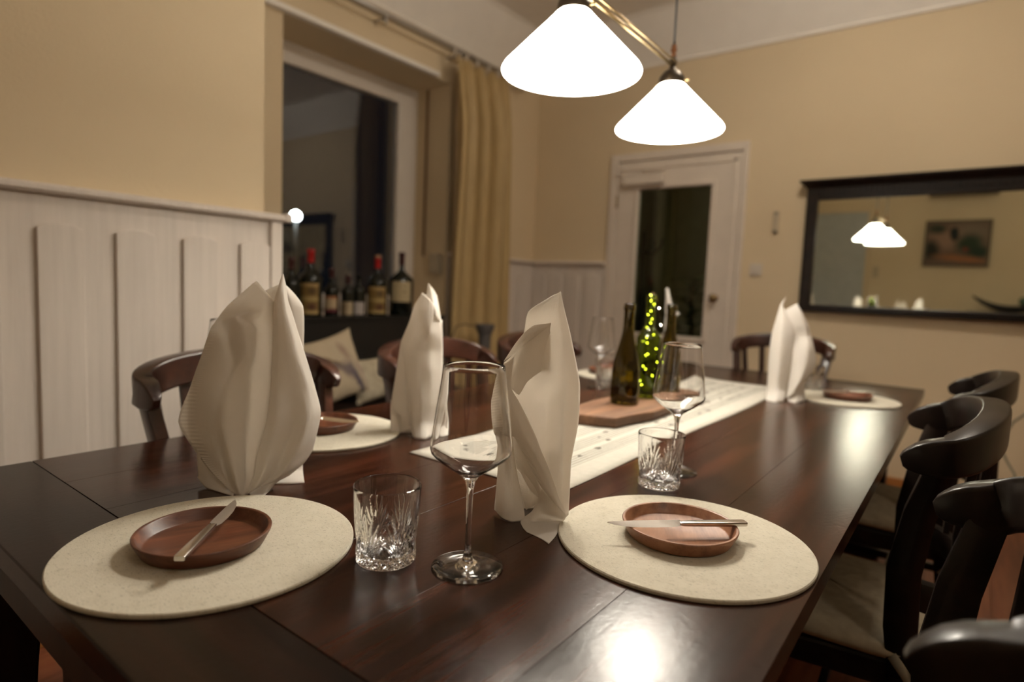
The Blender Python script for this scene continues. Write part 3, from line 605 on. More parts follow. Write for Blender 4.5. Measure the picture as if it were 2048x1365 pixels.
# window 1 in the niche
wf = MB()
X0, X1 = -3.50, -3.43
wf.box(X0, X1, 1.917, 1.985, .88, 2.574).box(X0, X1, 3.155, 3.24, .88, 2.574).box(X0, X1, 1.985, 3.155, 2.512, 2.574).box(X0, X1, 1.985, 3.155, .88, .96)
win = struct(obj('window_1', wf, 'upvc', bevel=.004))
cf = MB(); X0, X1 = -3.475, -3.40
cf.box(X0, X1, 1.978, 2.105, .95, 2.522).box(X0, X1, 3.030, 3.165, .95, 2.522).box(X0, X1, 2.105, 3.030, 2.435, 2.522).box(X0, X1, 2.105, 3.030, .95, 1.05)
obj('casement', cf, 'upvc', parent=win, bevel=.008)
for x in (-3.432, -3.452): obj('pane', MB().box(x-.002, x+.002, 2.100, 3.035, 1.045, 2.44), 'pane', parent=win)
hb = MB().box(-3.40, -3.388, 2.02, 2.05, 1.60, 1.68).sweep([(-3.388, 2.035, 1.655), (-3.36, 2.035, 1.655), (-3.345, 2.038, 1.65), (-3.343, 2.045, 1.60), (-3.345, 2.05, 1.53)], [.009, .009, .010, .010, .008], 10)
obj('window_handle', hb, 'white_plastic', parent=win, smooth=True, angle=40)
bw = thing('blind_strap_winder', 'beige strap winder box with brown strap in the window niche', 'winder', (-3.16, 3.205, 1.29))
obj('housing', MB().box(-.045, .045, -.028, .028, -.075, .075), 'beige_plastic', parent=bw, bevel=.006)
obj('strap', MB().box(-.155, -.135, .010, .014, .06, 1.27), plain('brown_strap', (.16, .075, .03), .7), parent=bw)

# outside: ground and a street lamp
struct(obj('ground_outside', MB().box(-30, -3.8, -12, 30, -1.2, -1.1), plain('dark_asphalt', (.04, .04, .04), .9)))
sl = thing('street_lamp', 'lit street lamp outside the dark window', 'street lamp', (-9.0, 5.82, -1.1))
obj('pole', MB().sweep([(0, 0, 0), (0, 0, 3.2)], [.06, .04], 10), 'black_metal', parent=sl, smooth=True)
obj('globe', MB().uvsphere(.085, (0, 0, 3.27)), emit('lit_street_globe', (.95, 1, .92), 22), parent=sl, smooth=True)

# curtains with pinch pleats
def curtain(name, label, ya, yb, zbot, ztop, x, nf=5, ph=0, group=None):
    rows = []
    nz, nu = 26, 110
    for i in range(nz+1):
        h = i/nz; z = ztop+(zbot-ztop)*h
        grow = min(1, h/.16)
        amp = .012+.072*grow**.7+.012*math.sin(h*5+1)
        wdt = (yb-ya)*(.86+.14*math.sin(min(1, h*1.6)*PI/2))
        r = []
        for j in range(nu+1):
            u = j/nu
            wob = .25*math.sin(h*4.2+u*6)+.12*math.sin(h*9+u*11+ph)
            s = math.sin(2*PI*nf*u+ph+wob*grow)
            s = math.copysign(abs(s)**(.5 if s > 0 else 1.0), s)
            y = ya+wdt*(u+.018*math.sin(4*PI*nf*u+wob))
            xx = x+amp*s*(.6+.4*math.sin(u*9+1.3)**2)+.010*math.sin(h*6+u*3)*grow
            r.append((xx, y, z))
        rows.append(r)
    t = thing(name, label, 'curtain', (0, 0, 0), 0, group)
    obj('cloth', MB().grid(rows), 'curtain', parent=t, smooth=True, solid=.003)
    hk = MB()
    for k in range(int(nf)+2):
        y = ya+(yb-ya)*.86*k/(int(nf)+1)
        hk.box(x-.006, x+.006, y-.008, y+.008, ztop-.01, ztop+.035)
    h = obj('hooks', hk, 'white_plastic', parent=t); h['kind'] = 'stuff'
    return t
curtain('curtain', 'long golden beige pleated curtain hanging right of the window', 3.12, 3.82, .03, 2.715, -2.955, 4.5, .6)
curtain('curtain', 'golden beige curtain left of the window, hidden behind the wall corner', 1.32, 1.66, .03, 2.705, -2.955, 3, .2)
rl = thing('curtain_rail', 'silver curtain rail on brackets above the window niche', 'curtain rail', (-2.985, 0, 2.765))
obj('tube', MB().sweep([(0, 1.27, 0), (0, 4.05, 0)], .014, 12), 'alu', parent=rl, smooth=True)
obj('track', MB().box(-.03, .0, 1.27, 4.05, -.016, .006), 'beige_plastic', parent=rl)
bk = None
for y in (1.5, 2.53, 3.2, 3.95):
    if bk is None:
        bk = obj('bracket', MB().box(-.115, .012, -.012, .012, -.03, -.018).box(-.012, .012, -.012, .012, -.055, .012), 'alu', parent=rl, bevel=.003); o = bk
    else: o = bk.copy(); col.objects.link(o)
    o.location = (0, y, 0)

# door 1 with glass, casing, closer, knob
dr = MB()
dr.box(-2.364, -2.300, YB-.028, YB+.16, 0, 2.215).box(-1.337, -1.300, YB-.028, YB+.16, 0, 2.215).box(-2.300, -1.337, YB-.028, YB+.16, 2.155, 2.215)
door = struct(obj('door_1', dr, 'door_white', bevel=.006))
lf = MB(); y0, y1 = YB-.012, YB+.03
lf.box(-2.296, -2.113, y0, y1, .01, 2.150).box(-1.545, -1.341, y0, y1, .01, 2.150).box(-2.113, -1.545, y0, y1, 1.935, 2.150).box(-2.113, -1.545, y0, y1, .01, .83)
obj('door_leaf', lf, 'door_white', parent=door, bevel=.002)
bd = MB(); y0, y1 = YB-.026, YB-.008
for k, (a, b, c, d) in enumerate(((-2.145, -2.113, .80, 1.967), (-1.545, -1.513, .80, 1.967), (-2.113, -1.545, 1.935, 1.967), (-2.113, -1.545, .80, .832))): bd.box(a, b, y0, y1, c, d)
obj('glazing_bead', bd, 'door_white', parent=door, bevel=.007)
ob = MB()
for (a, b, c, d) in ((-1.402, -1.372, .02, 2.11), (-2.29, -1.372, 2.085, 2.115)): ob.box(a, b, YB-.02, YB-.008, c, d)
obj('edge_moulding', ob, 'door_white', parent=door, bevel=.005)
obj('pane', MB().box(-2.12, -1.54, YB+.006, YB+.012, .82, 1.945), 'doorpane', parent=door)
kn = MB().lathe([(0, 0), (.026, 0), (.027, .004), (.011, .010), (.010, .022), (.024, .030), (.030, .042), (.026, .054), (.012, .061), (0, .062)], 28)
kn.xf(Matrix.Translation((-1.472, YB-.012, 1.125)) @ Matrix.Rotation(PI/2, 4, 'X'))
obj('door_knob', kn, 'brass', parent=door, smooth=True)
obj('hinge', MB().sweep([(-2.297, YB-.018, 1.80), (-2.297, YB-.018, 1.90)], .009, 10), 'brass', parent=door, smooth=True)
cl = thing('door_closer', 'cream door closer with folding arm at the top of the door', 'door closer', (-2.065, YB-.045, 2.00))
obj('housing', MB().box(-.165, .165, -.03, .032, -.035, .04), 'door_white', parent=cl, bevel=.006)
arm = MB().sweep([(-.04, -.01, .045), (-.04, -.01, .06)], .012, 10).sweep([(-.04, -.01, .062), (-.20, -.045, .085), ], .0, 8, sq=(.018, .008)).sweep([(-.20, -.045, .09), (.10, .0, .075)], .0, 8, sq=(.018, .008))
obj('arm', arm, 'door_white', parent=cl)
obj('bracket', MB().box(-.02, .16, -.005, .012, .075, .085), 'door_white', parent=cl, bevel=.002)

# the hallway seen dimly through the door glass
hw = MB()
hw.box(-4.2, -.2, 6.6, 6.7, 0, 2.6).box(-4.3, -4.2, YB+.16, 6.7, 0, 2.6).box(-.2, -.1, YB+.16, 6.7, 0, 2.6).box(-4.3, -.1, YB+.16, 6.7, 2.6, 2.7)
struct(obj('wall_hallway', hw, plain('hallway_green_grey', (.30, .30, .22), .8)))
struct(obj('floor_hallway', MB().box(-4.3, -.1, YB+.16, 6.7, -.12, 0), 'floor'))
cs = thing('coat_stand', 'dark branching coat stand seen through the door glass', 'coat stand', (-2.62, 5.55, 0))
obj('pole', MB().sweep([(0, 0, 0), (0, 0, 1.75)], .022, 10), 'black', parent=cs, smooth=True)
hk0 = None
for k in range(6):
    a = k*PI/3+.3
    if hk0 is None:
        hk0 = obj('hook', MB().sweep([(0, 0, 1.52), (.10, 0, 1.53), (.17, 0, 1.60), (.18, 0, 1.67)], [.014, .012, .011, .014], 8), 'black', parent=cs, smooth=True); o = hk0
    else: o = hk0.copy(); col.objects.link(o)
    o.rotation_euler = (0, 0, a)
obj('foot', MB().lathe([(0, 0), (.2, 0), (.2, .02), (.05, .05), (.02, .08)], 24), 'black', parent=cs, smooth=True)
pp = thing('potted_plant', 'dark leafy potted plant in the hallway behind the door glass', 'plant', (-1.98, 5.25, 0))
obj('pot', MB().lathe([(0, 0), (.12, 0), (.16, .28), (.17, .30), (.15, .30), (.14, .26), (0, .25)], 24), 'grey_stone', parent=pp, smooth=True)
obj('stem', MB().sweep([(0, 0, .25), (.02, .01, .7), (-.01, 0, 1.25)], [.018, .013, .007], 8), 'bark', parent=pp, smooth=True)
leafm = plain('dark_green_leaf', (.03, .07, .02), .45)
lf0 = None
for k in range(34):
    if lf0 is None:
        rows = []
        for i in range(7):
            t = i/6; wd = .045*math.sin(PI*min(1, t*.95+.05))**.8
            rows.append([(t*.22, -wd, -.05*t*t+.008), (t*.22, 0, -.05*t*t), (t*.22, wd, -.05*t*t+.008)])
        lf0 = obj('leaf', MB().grid(rows), leafm, parent=pp, smooth=True, solid=.001); o = lf0
    else: o = lf0.copy(); col.objects.link(o)
    o.location = (.02*math.sin(k), .02*math.cos(k), .55+.75*k/34)
    o.rotation_euler = (0, -random.uniform(.1, .8), k*2.4)

hc = thing('curtain', 'pale curtain in the hallway seen dimly through the door glass', 'curtain', (-2.80, 6.45, 0))
obj('cloth', MB().grid([[(-.10+.24*j/40, .03*math.sin(j*.9), z) for j in range(41)] for z in (.05, 2.3)]), plain('hall_curtain', (.55, .50, .30), .8), parent=hc, smooth=True, solid=.003)
hl = thing('hall_fill_light', 'weak fill light added in the hallway, out of sight', 'ceiling light', (-1.2, 5.2, 2.6))  # unseen lamp added to brighten the hallway behind the door glass
obj('dome', MB().lathe([(.12, 0), (.11, -.03), (.06, -.06), (0, -.068)], 24), emit('weak_hall_fill', (1, .92, .6), 7), parent=hl, smooth=True)

# switch and thermostat
sw = thing('light_switch', 'square white light switch on the cream wall right of the door', 'switch', (-1.203, YB, 1.333))
obj('plate', MB().box(-.042, .042, -.010, 0, -.042, .042), 'white_plastic', parent=sw, bevel=.004)
obj('rocker', MB().box(-.028, .028, -.015, -.009, -.028, .028), 'white_plastic', parent=sw, bevel=.003)
th = thing('wall_sensor', 'narrow beige sensor strip high on the wall beside the mirror', 'sensor', (-1.095, YB, 1.655))
obj('housing', MB().box(-.019, .019, -.018, 0, -.075, .075), 'beige_plastic', parent=th, bevel=.006)
obj('end_button', MB().box(-.012, .012, -.022, -.017, -.072, -.052), plain('grey_button', (.2, .17, .13), .5), parent=th, bevel=.002)
obj('grille', MB().box(-.012, .012, -.0195, -.017, .05, .066), plain('grey_grille', (.25, .21, .16), .5), parent=th)

# big wall mirror, leaning a little forward from the wall
mr = thing('wall_mirror', 'wide mirror in a dark wooden frame with crown moulding', 'mirror', (-.35, YB-.035, 1.07))
mr.rotation_euler = (D2R(.62), 0, D2R(-.85))
L, Rr, B, T = -.555, 1.10, 0, .715     # outer, local
fr = MB().box(L, L+.068, -.02, .018, B-.004, .79).box(Rr-.068, Rr, -.02, .018, B-.004, .79)
obj('stile', MB().box(L, L+.068, -.022, .018, -.004, .79), 'chair', parent=mr, bevel=.006)
obj('stile', MB().box(Rr-.068, Rr, -.022, .018, -.004, .79), 'chair', parent=mr, bevel=.006)
obj('bottom_rail', MB().box(L+.066, Rr-.066, -.020, .018, -.004, .044), 'chair', parent=mr, bevel=.006)
obj('top_rail', MB().box(L+.066, Rr-.066, -.020, .018, .712, .79), 'chair', parent=mr, bevel=.004)
cr = MB().grid([[(x, y, z) for y, z in ((.016, .785), (-.026, .785), (-.034, .80), (-.052, .812), (-.062, .828), (-.062, .838), (.016, .838))] for x in (L-.042, Rr+.042)], close_u=True)
cr.cap(0, 7); cr.cap(7, 7, True)
for k in (0, 7):                       # mitre the crown's lower edges inwards
    s_ = 1 if k == 0 else -1
    for q, ins in ((0, .040), (1, .040), (2, .032), (3, .012), (6, 0)):
        v = cr.v[k+q]; cr.v[k+q] = (v[0]+s_*ins, v[1], v[2])
obj('crown', cr, 'chair', parent=mr, bevel=.002)
dn = MB()
for k in range(52):
    x = L+.07+k*.0295
    if x < Rr-.09: dn.box(x, x+.014, -.030, -.018, .752, .778)
d = obj('dentils', dn, 'chair', parent=mr); d['kind'] = 'stuff'
mm, nt_, b_ = new_mat('mirror_silver')
b_.inputs['Base Color'].default_value = (.80, .83, .74, 1); b_.inputs['Metallic'].default_value = 1; b_.inputs['Roughness'].default_value = .015
obj('mirror_glass', MB().box(L+.06, Rr-.06, .0, .006, .035, .72), mm, parent=mr)

# things on the front wall that only the mirror shows
pc = thing('painting', 'framed landscape painting seen in the mirror', 'painting', (-.395, YF+.02, 1.857))
obj('frame', MB().box(-.362, -.33, -.02, .02, -.31, .31).box(.33, .362, -.02, .02, -.31, .31).box(-.33, .33, -.02, .02, .28, .31).box(-.33, .33, -.02, .02, -.31, -.28), plain('dark_gilt_frame', (.10, .07, .03), .4), parent=pc, bevel=.006)
art = blobs('painted_landscape', (.17, .11, .075), [
    (.30, .70, .35, .30, 0, (.22, .17, .12), .5), (.72, .62, .30, .26, 10, (.30, .19, .13), .4), (.30, .48, .20, .22, 20, (.035, .055, .03), .4),
    (.92, .35, .14, .22, 0, (.03, .03, .02), .4), (.14, .30, .16, .14, 0, (.03, .05, .03), .4), (.55, .72, .075, .17, 0, (.02, .025, .022), .15),
    (.40, .14, .40, .07, 8, (.32, .14, .06), .5), (.35, .36, .05, .04, 0, (.22, .05, .03), .4), (.84, .84, .16, .10, 0, (.04, .05, .03), .5)], .6, axes=(0, 2))
obj('canvas', MB().box(-.335, .335, -.012, -.006, -.285, .285), art, parent=pc, rotz=PI)
d2 = struct(obj('door_2', MB().box(-2.14, -1.45, YF, YF+.03, .01, 2.32), plain('pale_grey_door', (.46, .48, .46), .5), bevel=.004))
obj('casing', MB().box(-1.45, -1.41, YF, YF+.045, 0, 2.36).box(-2.14, -1.45, YF, YF+.045, 2.32, 2.36), 'wall', parent=d2, bevel=.004)
sw2 = thing('dimmer_switch', 'small switch beside the pale door seen in the mirror', 'switch', (-1.31, YF, 1.46))
obj('plate', MB().box(-.04, .04, 0, .012, -.08, .08), 'beige_plastic', parent=sw2, bevel=.004)
ac = thing('wall_shelf', 'long dark shelf high on the wall seen in the mirror', 'shelf', (-.375, YF+.09, 2.52))
obj('board', MB().box(-.37, .37, -.09, .09, -.03, -.008), 'black', parent=ac, bevel=.002)
obj('rail', MB().box(-.36, .36, .07, .085, -.008, .03), 'black_metal', parent=ac, bevel=.002)
sb = thing('sideboard', 'dark sideboard against the wall behind the camera', 'sideboard', (.55, YF+.25, 0))
obj('carcass', MB().box(-.72, .72, -.22, .21, .08, .93), 'bench', parent=sb, bevel=.004)
obj('top', MB().box(-.75, .75, -.24, .235, .93, .965), 'bench', parent=sb, bevel=.005)
for x in (-.36, .36):
    dd = obj('door', MB().box(x-.34, x+.34, .21, .228, .11, .90), 'bench', parent=sb, bevel=.005)
    obj('knob', MB().uvsphere(.012, (x-.3*(1 if x > 0 else -1), .235, .55)), 'brass', parent=dd, smooth=True)
for x in (-.66, .66):
    for y in (-.17, .16): obj('foot', MB().box(x-.025, x+.025, y-.025, y+.025, 0, .08), 'bench', parent=sb, bevel=.003)
bo = thing('boat_bowl', 'dark curved boat-shaped bowl on the sideboard seen in the mirror', 'bowl', (.24, YF+.25, .971))
rows = []
for i in range(25):
    t = -1+2*i/24; x = .40*t; zc = .035+.16*abs(t)**2.2; hw_ = .085*(1-abs(t)**2.5)+.008; dp = .035*(1-abs(t)**3)+.012
    rows.append([(x, -hw_, zc+dp), (x, -hw_*.8, zc), (x, 0, zc-dp*.8), (x, hw_*.8, zc), (x, hw_, zc+dp), (x, hw_*.7, zc+dp*.4), (x, 0, zc), (x, -hw_*.7, zc+dp*.4)])
hull = MB().grid(rows, close_u=True); hull.cap(0, 8); hull.cap(24*8, 8, True)
obj('hull', hull, 'black', parent=bo, smooth=True)
tag(obj('glass_float', MB().uvsphere(.055, (0, 0, 0), 24, 16), plain('mottled_green_glass', (.08, .13, .08), .15), smooth=True, loc=(.36, YF+.25, 1.115)), 'mottled green glass ball in the boat bowl', 'glass ball')

# ================================================================ black cabinet, bottles, bench, cushions
bc = thing('black_cabinet', 'long low black cabinet standing below the window', 'cabinet', (-3.12, 2.59, 0))
obj('carcass', MB().box(.024, .17, -.665, .50, .04, .905), 'black', parent=bc, bevel=.003)
obj('top', MB().box(.024, .18, -.67, .505, .905, .925), 'black', parent=bc, bevel=.002)
obj('plinth', MB().box(.03, .14, -.64, .48, 0, .04), 'black', parent=bc)
def bottle_prof(h, r, rn, zs, zn, cap=True):
    """h height, r body radius, rn neck radius, zs shoulder start, zn neck start (fractions)"""
    p = [(0, .004), (r*.55, .004), (r*.92, 0), (r, .008), (r, h*zs*.5), (r, h*zs)]
    for k in range(1, 8):
        t = k/8; e = (1-math.cos(PI*t))/2
        p.append((r+(rn-r)*(e*.75+t*.25) if False else r+(rn-r)*e, h*(zs+(zn-zs)*t)))
    p += [(rn, h*zn), (rn*.96, h*.93), (rn*1.12, h*.945), (rn*1.12, h*.975), (rn, h*.98), (rn*.95, h), (0, h)]
    return p
def label_patch(r, z0, z1, ang, facing, name='label'):
    rows = [[(r*math.cos(facing+ang*(k/14-.5)), r*math.sin(facing+ang*(k/14-.5)), z) for k in range(15)] for z in (z0, z1)]
    return MB().grid(rows)
lab = {
 'gold': blobs('gold_brown_label', (.20, .125, .04), [(.5, .50, .6, .07, 0, (.36, .26, .10), .3), (.5, .95, .7, .06, 0, (.36, .24, .10), .4), (.5, .05, .7, .08, 0, (.38, .27, .11), .4), (.5, .74, .25, .11, 0, (.09, .055, .02), .5), (.5, .24, .28, .11, 0, (.08, .03, .015), .5)], .5, axes=(1, 2)),
 'cream': blobs('cream_label', (.46, .37, .22), [(.5, .5, .12, .05, 0, (.25, .2, .12), .4), (.5, .75, .3, .015, 0, (.3, .25, .16), .3), (.5, .3, .25, .012, 0, (.3, .25, .16), .3)], .6, axes=(1, 2)),
 'orange': blobs('cream_and_maroon_label', (.44, .33, .20), [(.5, .95, .8, .12, 0, (.34, .15, .07), .3), (.5, .0, .9, .25, 0, (.10, .02, .025), .2)], .6, axes=(1, 2)),
 'beige': blobs('beige_label', (.38, .30, .19), [(.1, .5, .2, .7, 0, (.26, .19, .11), .4)], .6, axes=(1, 2)),
 'white': blobs('white_label', (.42, .37, .34), [(.7, .5, .12, .7, 0, (.30, .26, .24), .5)], .6, axes=(1, 2)),
}
def wine_bottle(label, x, y, z, h, r, rn, zs, zn, capm, lb_, lz, la=2.0, face=-.72, top=None, group='wine bottles on the black cabinet'):
    t = thing('wine_bottle', label, 'bottle', (x, y, z), 0, group)
    obj('body', MB().lathe(bottle_prof(h, r, rn, zs, zn), 32), 'dark_bottle', parent=t, smooth=True, angle=50)
    if capm:
        c = MB().lathe([(rn*1.06, h*.80), (rn*1.07, h*.94), (rn*1.2, h*.95), (rn*1.2, h*(.985 if not top else .97)), (rn*1.1, h*(1.003 if not top else .975)), (0, h*(1.004 if not top else .976))], 24)
        obj('capsule', c, capm, parent=t, smooth=True, angle=50)
    if top: obj('stopper', MB().lathe([(rn*.9, h*.97), (rn*1.05, h*.985), (rn*1.05, h*1.02), (rn*.6, h*1.03), (0, h*1.032)], 20), top, parent=t, smooth=True, angle=50)
    if lb_: obj('label', label_patch(r+.0008, h*lz[0], h*lz[1], la, face), lab[lb_], parent=t, smooth=True)
    return t
ZT = .925
wine_bottle('large dark bottle with red capsule and gold label, left on the black cabinet', -3.03, 2.06, ZT, .385, .067, .0185, .55, .76, 'capsule_red', 'gold', (.04, .50), 1.7)
wine_bottle('smaller dark bottle with maroon-edged label on the black cabinet', -3.03, 2.205, ZT, .285, .043, .0145, .54, .74, 'capsule_dark', 'orange', (.08, .42), 1.7)
wine_bottle('dark bottle with low beige label near the middle of the cabinet', -3.03, 2.322, ZT, .245, .041, .0145, .60, .78, 'capsule_dark', 'beige', (.03, .36), 1.7)
wine_bottle('dark bottle with low white label near the middle of the cabinet', -3.05, 2.42, ZT, .26, .045, .0145, .60, .78, None, 'white', (.03, .33), 1.8)
wine_bottle('large dark bottle with red capsule and tan top, right half of the cabinet', -3.03, 2.55, ZT, .375, .064, .0175, .55, .76, 'capsule_red', 'gold', (.04, .49), 1.9, top='capsule_tan')
wine_bottle('big broad-shouldered dark bottle with cream label at the cabinet end', -3.02, 2.745, ZT, .415, .080, .0185, .55, .74, 'capsule_dark', 'cream', (.22, .54), 1.7)
wine_bottle('dark bottle mostly hidden behind the wainscot end by the window', -3.03, 1.935, ZT, .33, .052, .0165, .55, .76, 'capsule_dark', None, None)
# bench under the cabinet front, with cushions and one bottle
bn = thing('bench', 'low dark wooden bench in front of the black cabinet', 'bench', (-2.50, 2.40, 0))
obj('seat_board', MB().box(-.32, .30, -.86, .62, .40, .44), 'bench', parent=bn, bevel=.006)
obj('apron', MB().box(-.30, .26, -.83, .58, .31, .40), 'bench', parent=bn, bevel=.004)
for x in (-.28, .23):
    for y in (-.79, .54): obj('leg', MB().box(x-.03, x+.03, y-.03, y+.03, 0, .31), 'bench', parent=bn, bevel=.004)
def pillow(name, label, mat, loc, rot, w, h, t, group):
    rows = []; n = 22
    for side in (1, -1):
        for i in range(n+1):
            r = []
            for j in range(n+1):
                u, v = -1+2*i/n, -1+2*j/n
                d = (max(0, 1-abs(u)**2.6)*max(0, 1-abs(v)**2.6))**.45
                pin = 1-.09*(1-abs(u)**2)*abs(v)**3
                pin2 = 1-.09*(1-abs(v)**2)*abs(u)**3
                wr = .006*noise.noise(Vector((u*3, v*3, side*5)))
                r.append((u*w/2*pin2, side*(t/2*d)+wr*d, v*h/2*pin))
            rows.append(r)
    mb = MB().grid(rows[:n+1]); mb2 = MB().grid(rows[n+1:])
    b = len(mb.v); mb.v += mb2.v; mb.f += [tuple(k+b for k in f) for f in mb2.f]
    o = tag(obj(name, mb, mat, smooth=True, loc=loc), label, 'cushion', group)
    o.rotation_euler = rot
    return o
hare = blobs('hare_print_fabric', (.42, .34, .235), [
    (.56, .50, .20, .05, 150, (.17, .13, .11), .5), (.46, .62, .18, .018, 145, (.16, .11, .07), .5), (.70, .42, .13, .09, 120, (.16, .125, .12), .5),
    (.80, .22, .24, .045, 105, (.11, .09, .10), .4), (.93, .25, .25, .035, 108, (.30, .22, .19), .4), (.03, .45, .10, .5, 10, (.10, .085, .09), .4), (.10, .05, .16, .16, 0, (.12, .10, .10), .5), (.70, .70, .05, .14, 20, (.28, .20, .15), .6)], .85, axes=(0, 2))
pillow('cushion', 'square linen cushion printed with a grey hare on the bench', hare, (-2.64, 1.935, .672), (D2R(-13), D2R(-15), D2R(84)), .34, .36, .11, 'cushions on the bench')
cream2 = plain('cream_woven_cushion', (.42, .36, .26), .9, noise_amt=.18, nscale=22, bump=.8, bscale=90, spec=.1)
pillow('cushion', 'small cream textured cushion leaning on the black cabinet', cream2, (-2.70, 2.36, .590), (D2R(-18), D2R(-5), D2R(88)), .50, .25, .11, 'cushions on the bench')
wine_bottle('dark bottle with pale label standing on the bench beside the hare cushion', -2.66, 1.665, .44, .62, .055, .020, .80, .92, None, 'cream', (.63, .79), 2.2, group='bottle on the bench')

vs = thing('ceramic_stand', 'grey flared ceramic lantern stand with wire handle before the curtain', 'lantern', (-2.62, 3.15, 0))
obj('stand', MB().lathe([(0, 0), (.13, 0), (.13, .03), (.05, .07), (.045, .45), (.040, .66), (.042, .80), (.050, .83), (.062, .85), (.066, .868), (.066, .882), (.058, .884), (.05, .872), (0, .868)], 32), 'grey_stone', parent=vs, smooth=True, angle=50)
obj('wire_handle', MB().sweep([(-.07, -.03, .865), (-.10, -.10, .88), (-.11, -.17, .865), (-.11, -.20, .80), (-.11, -.21, .70)], .004, 6), 'black_metal', parent=vs, smooth=True)

# right side: cable and slanting black leg of a floor lamp
fl_ = thing('floor_lamp', 'black tripod floor lamp standing partly out of frame', 'floor lamp', (.62, 3.98, 0))
for k, a in enumerate((PI*.93, PI*1.7, PI*.3)):
    obj('leg', MB().sweep([(.50*math.cos(a), .30*math.sin(a), .012), (.03*math.cos(a), .03*math.sin(a), .62)], .011, 10), 'black_metal', parent=fl_, smooth=True)
obj('pole', MB().sweep([(0, 0, .58), (0, 0, 1.55)], .013, 10), 'black_metal', parent=fl_, smooth=True)
obj('lamp_shade', MB().lathe([(.19, 1.50), (.14, 1.78), (.137, 1.78), (.187, 1.50)], 32, closed=True), 'beige_plastic', parent=fl_, smooth=True)
tag(obj('cable', MB().sweep([(.36, 4.12, .66), (.29, 4.14, .60), (.235, 4.14, .54), (.20, 4.14, .45), (.20, 4.13, .38), (.23, 4.12, .32), (.262, 4.10, .27), (.27, 4.07, .20), (.30, 4.07, .05), (.36, 4.12, .006), (.6, 4.2, .006)], .006, 8), 'cable', smooth=True), 'grey beige cable hanging in a loop before the back wall', 'cable')

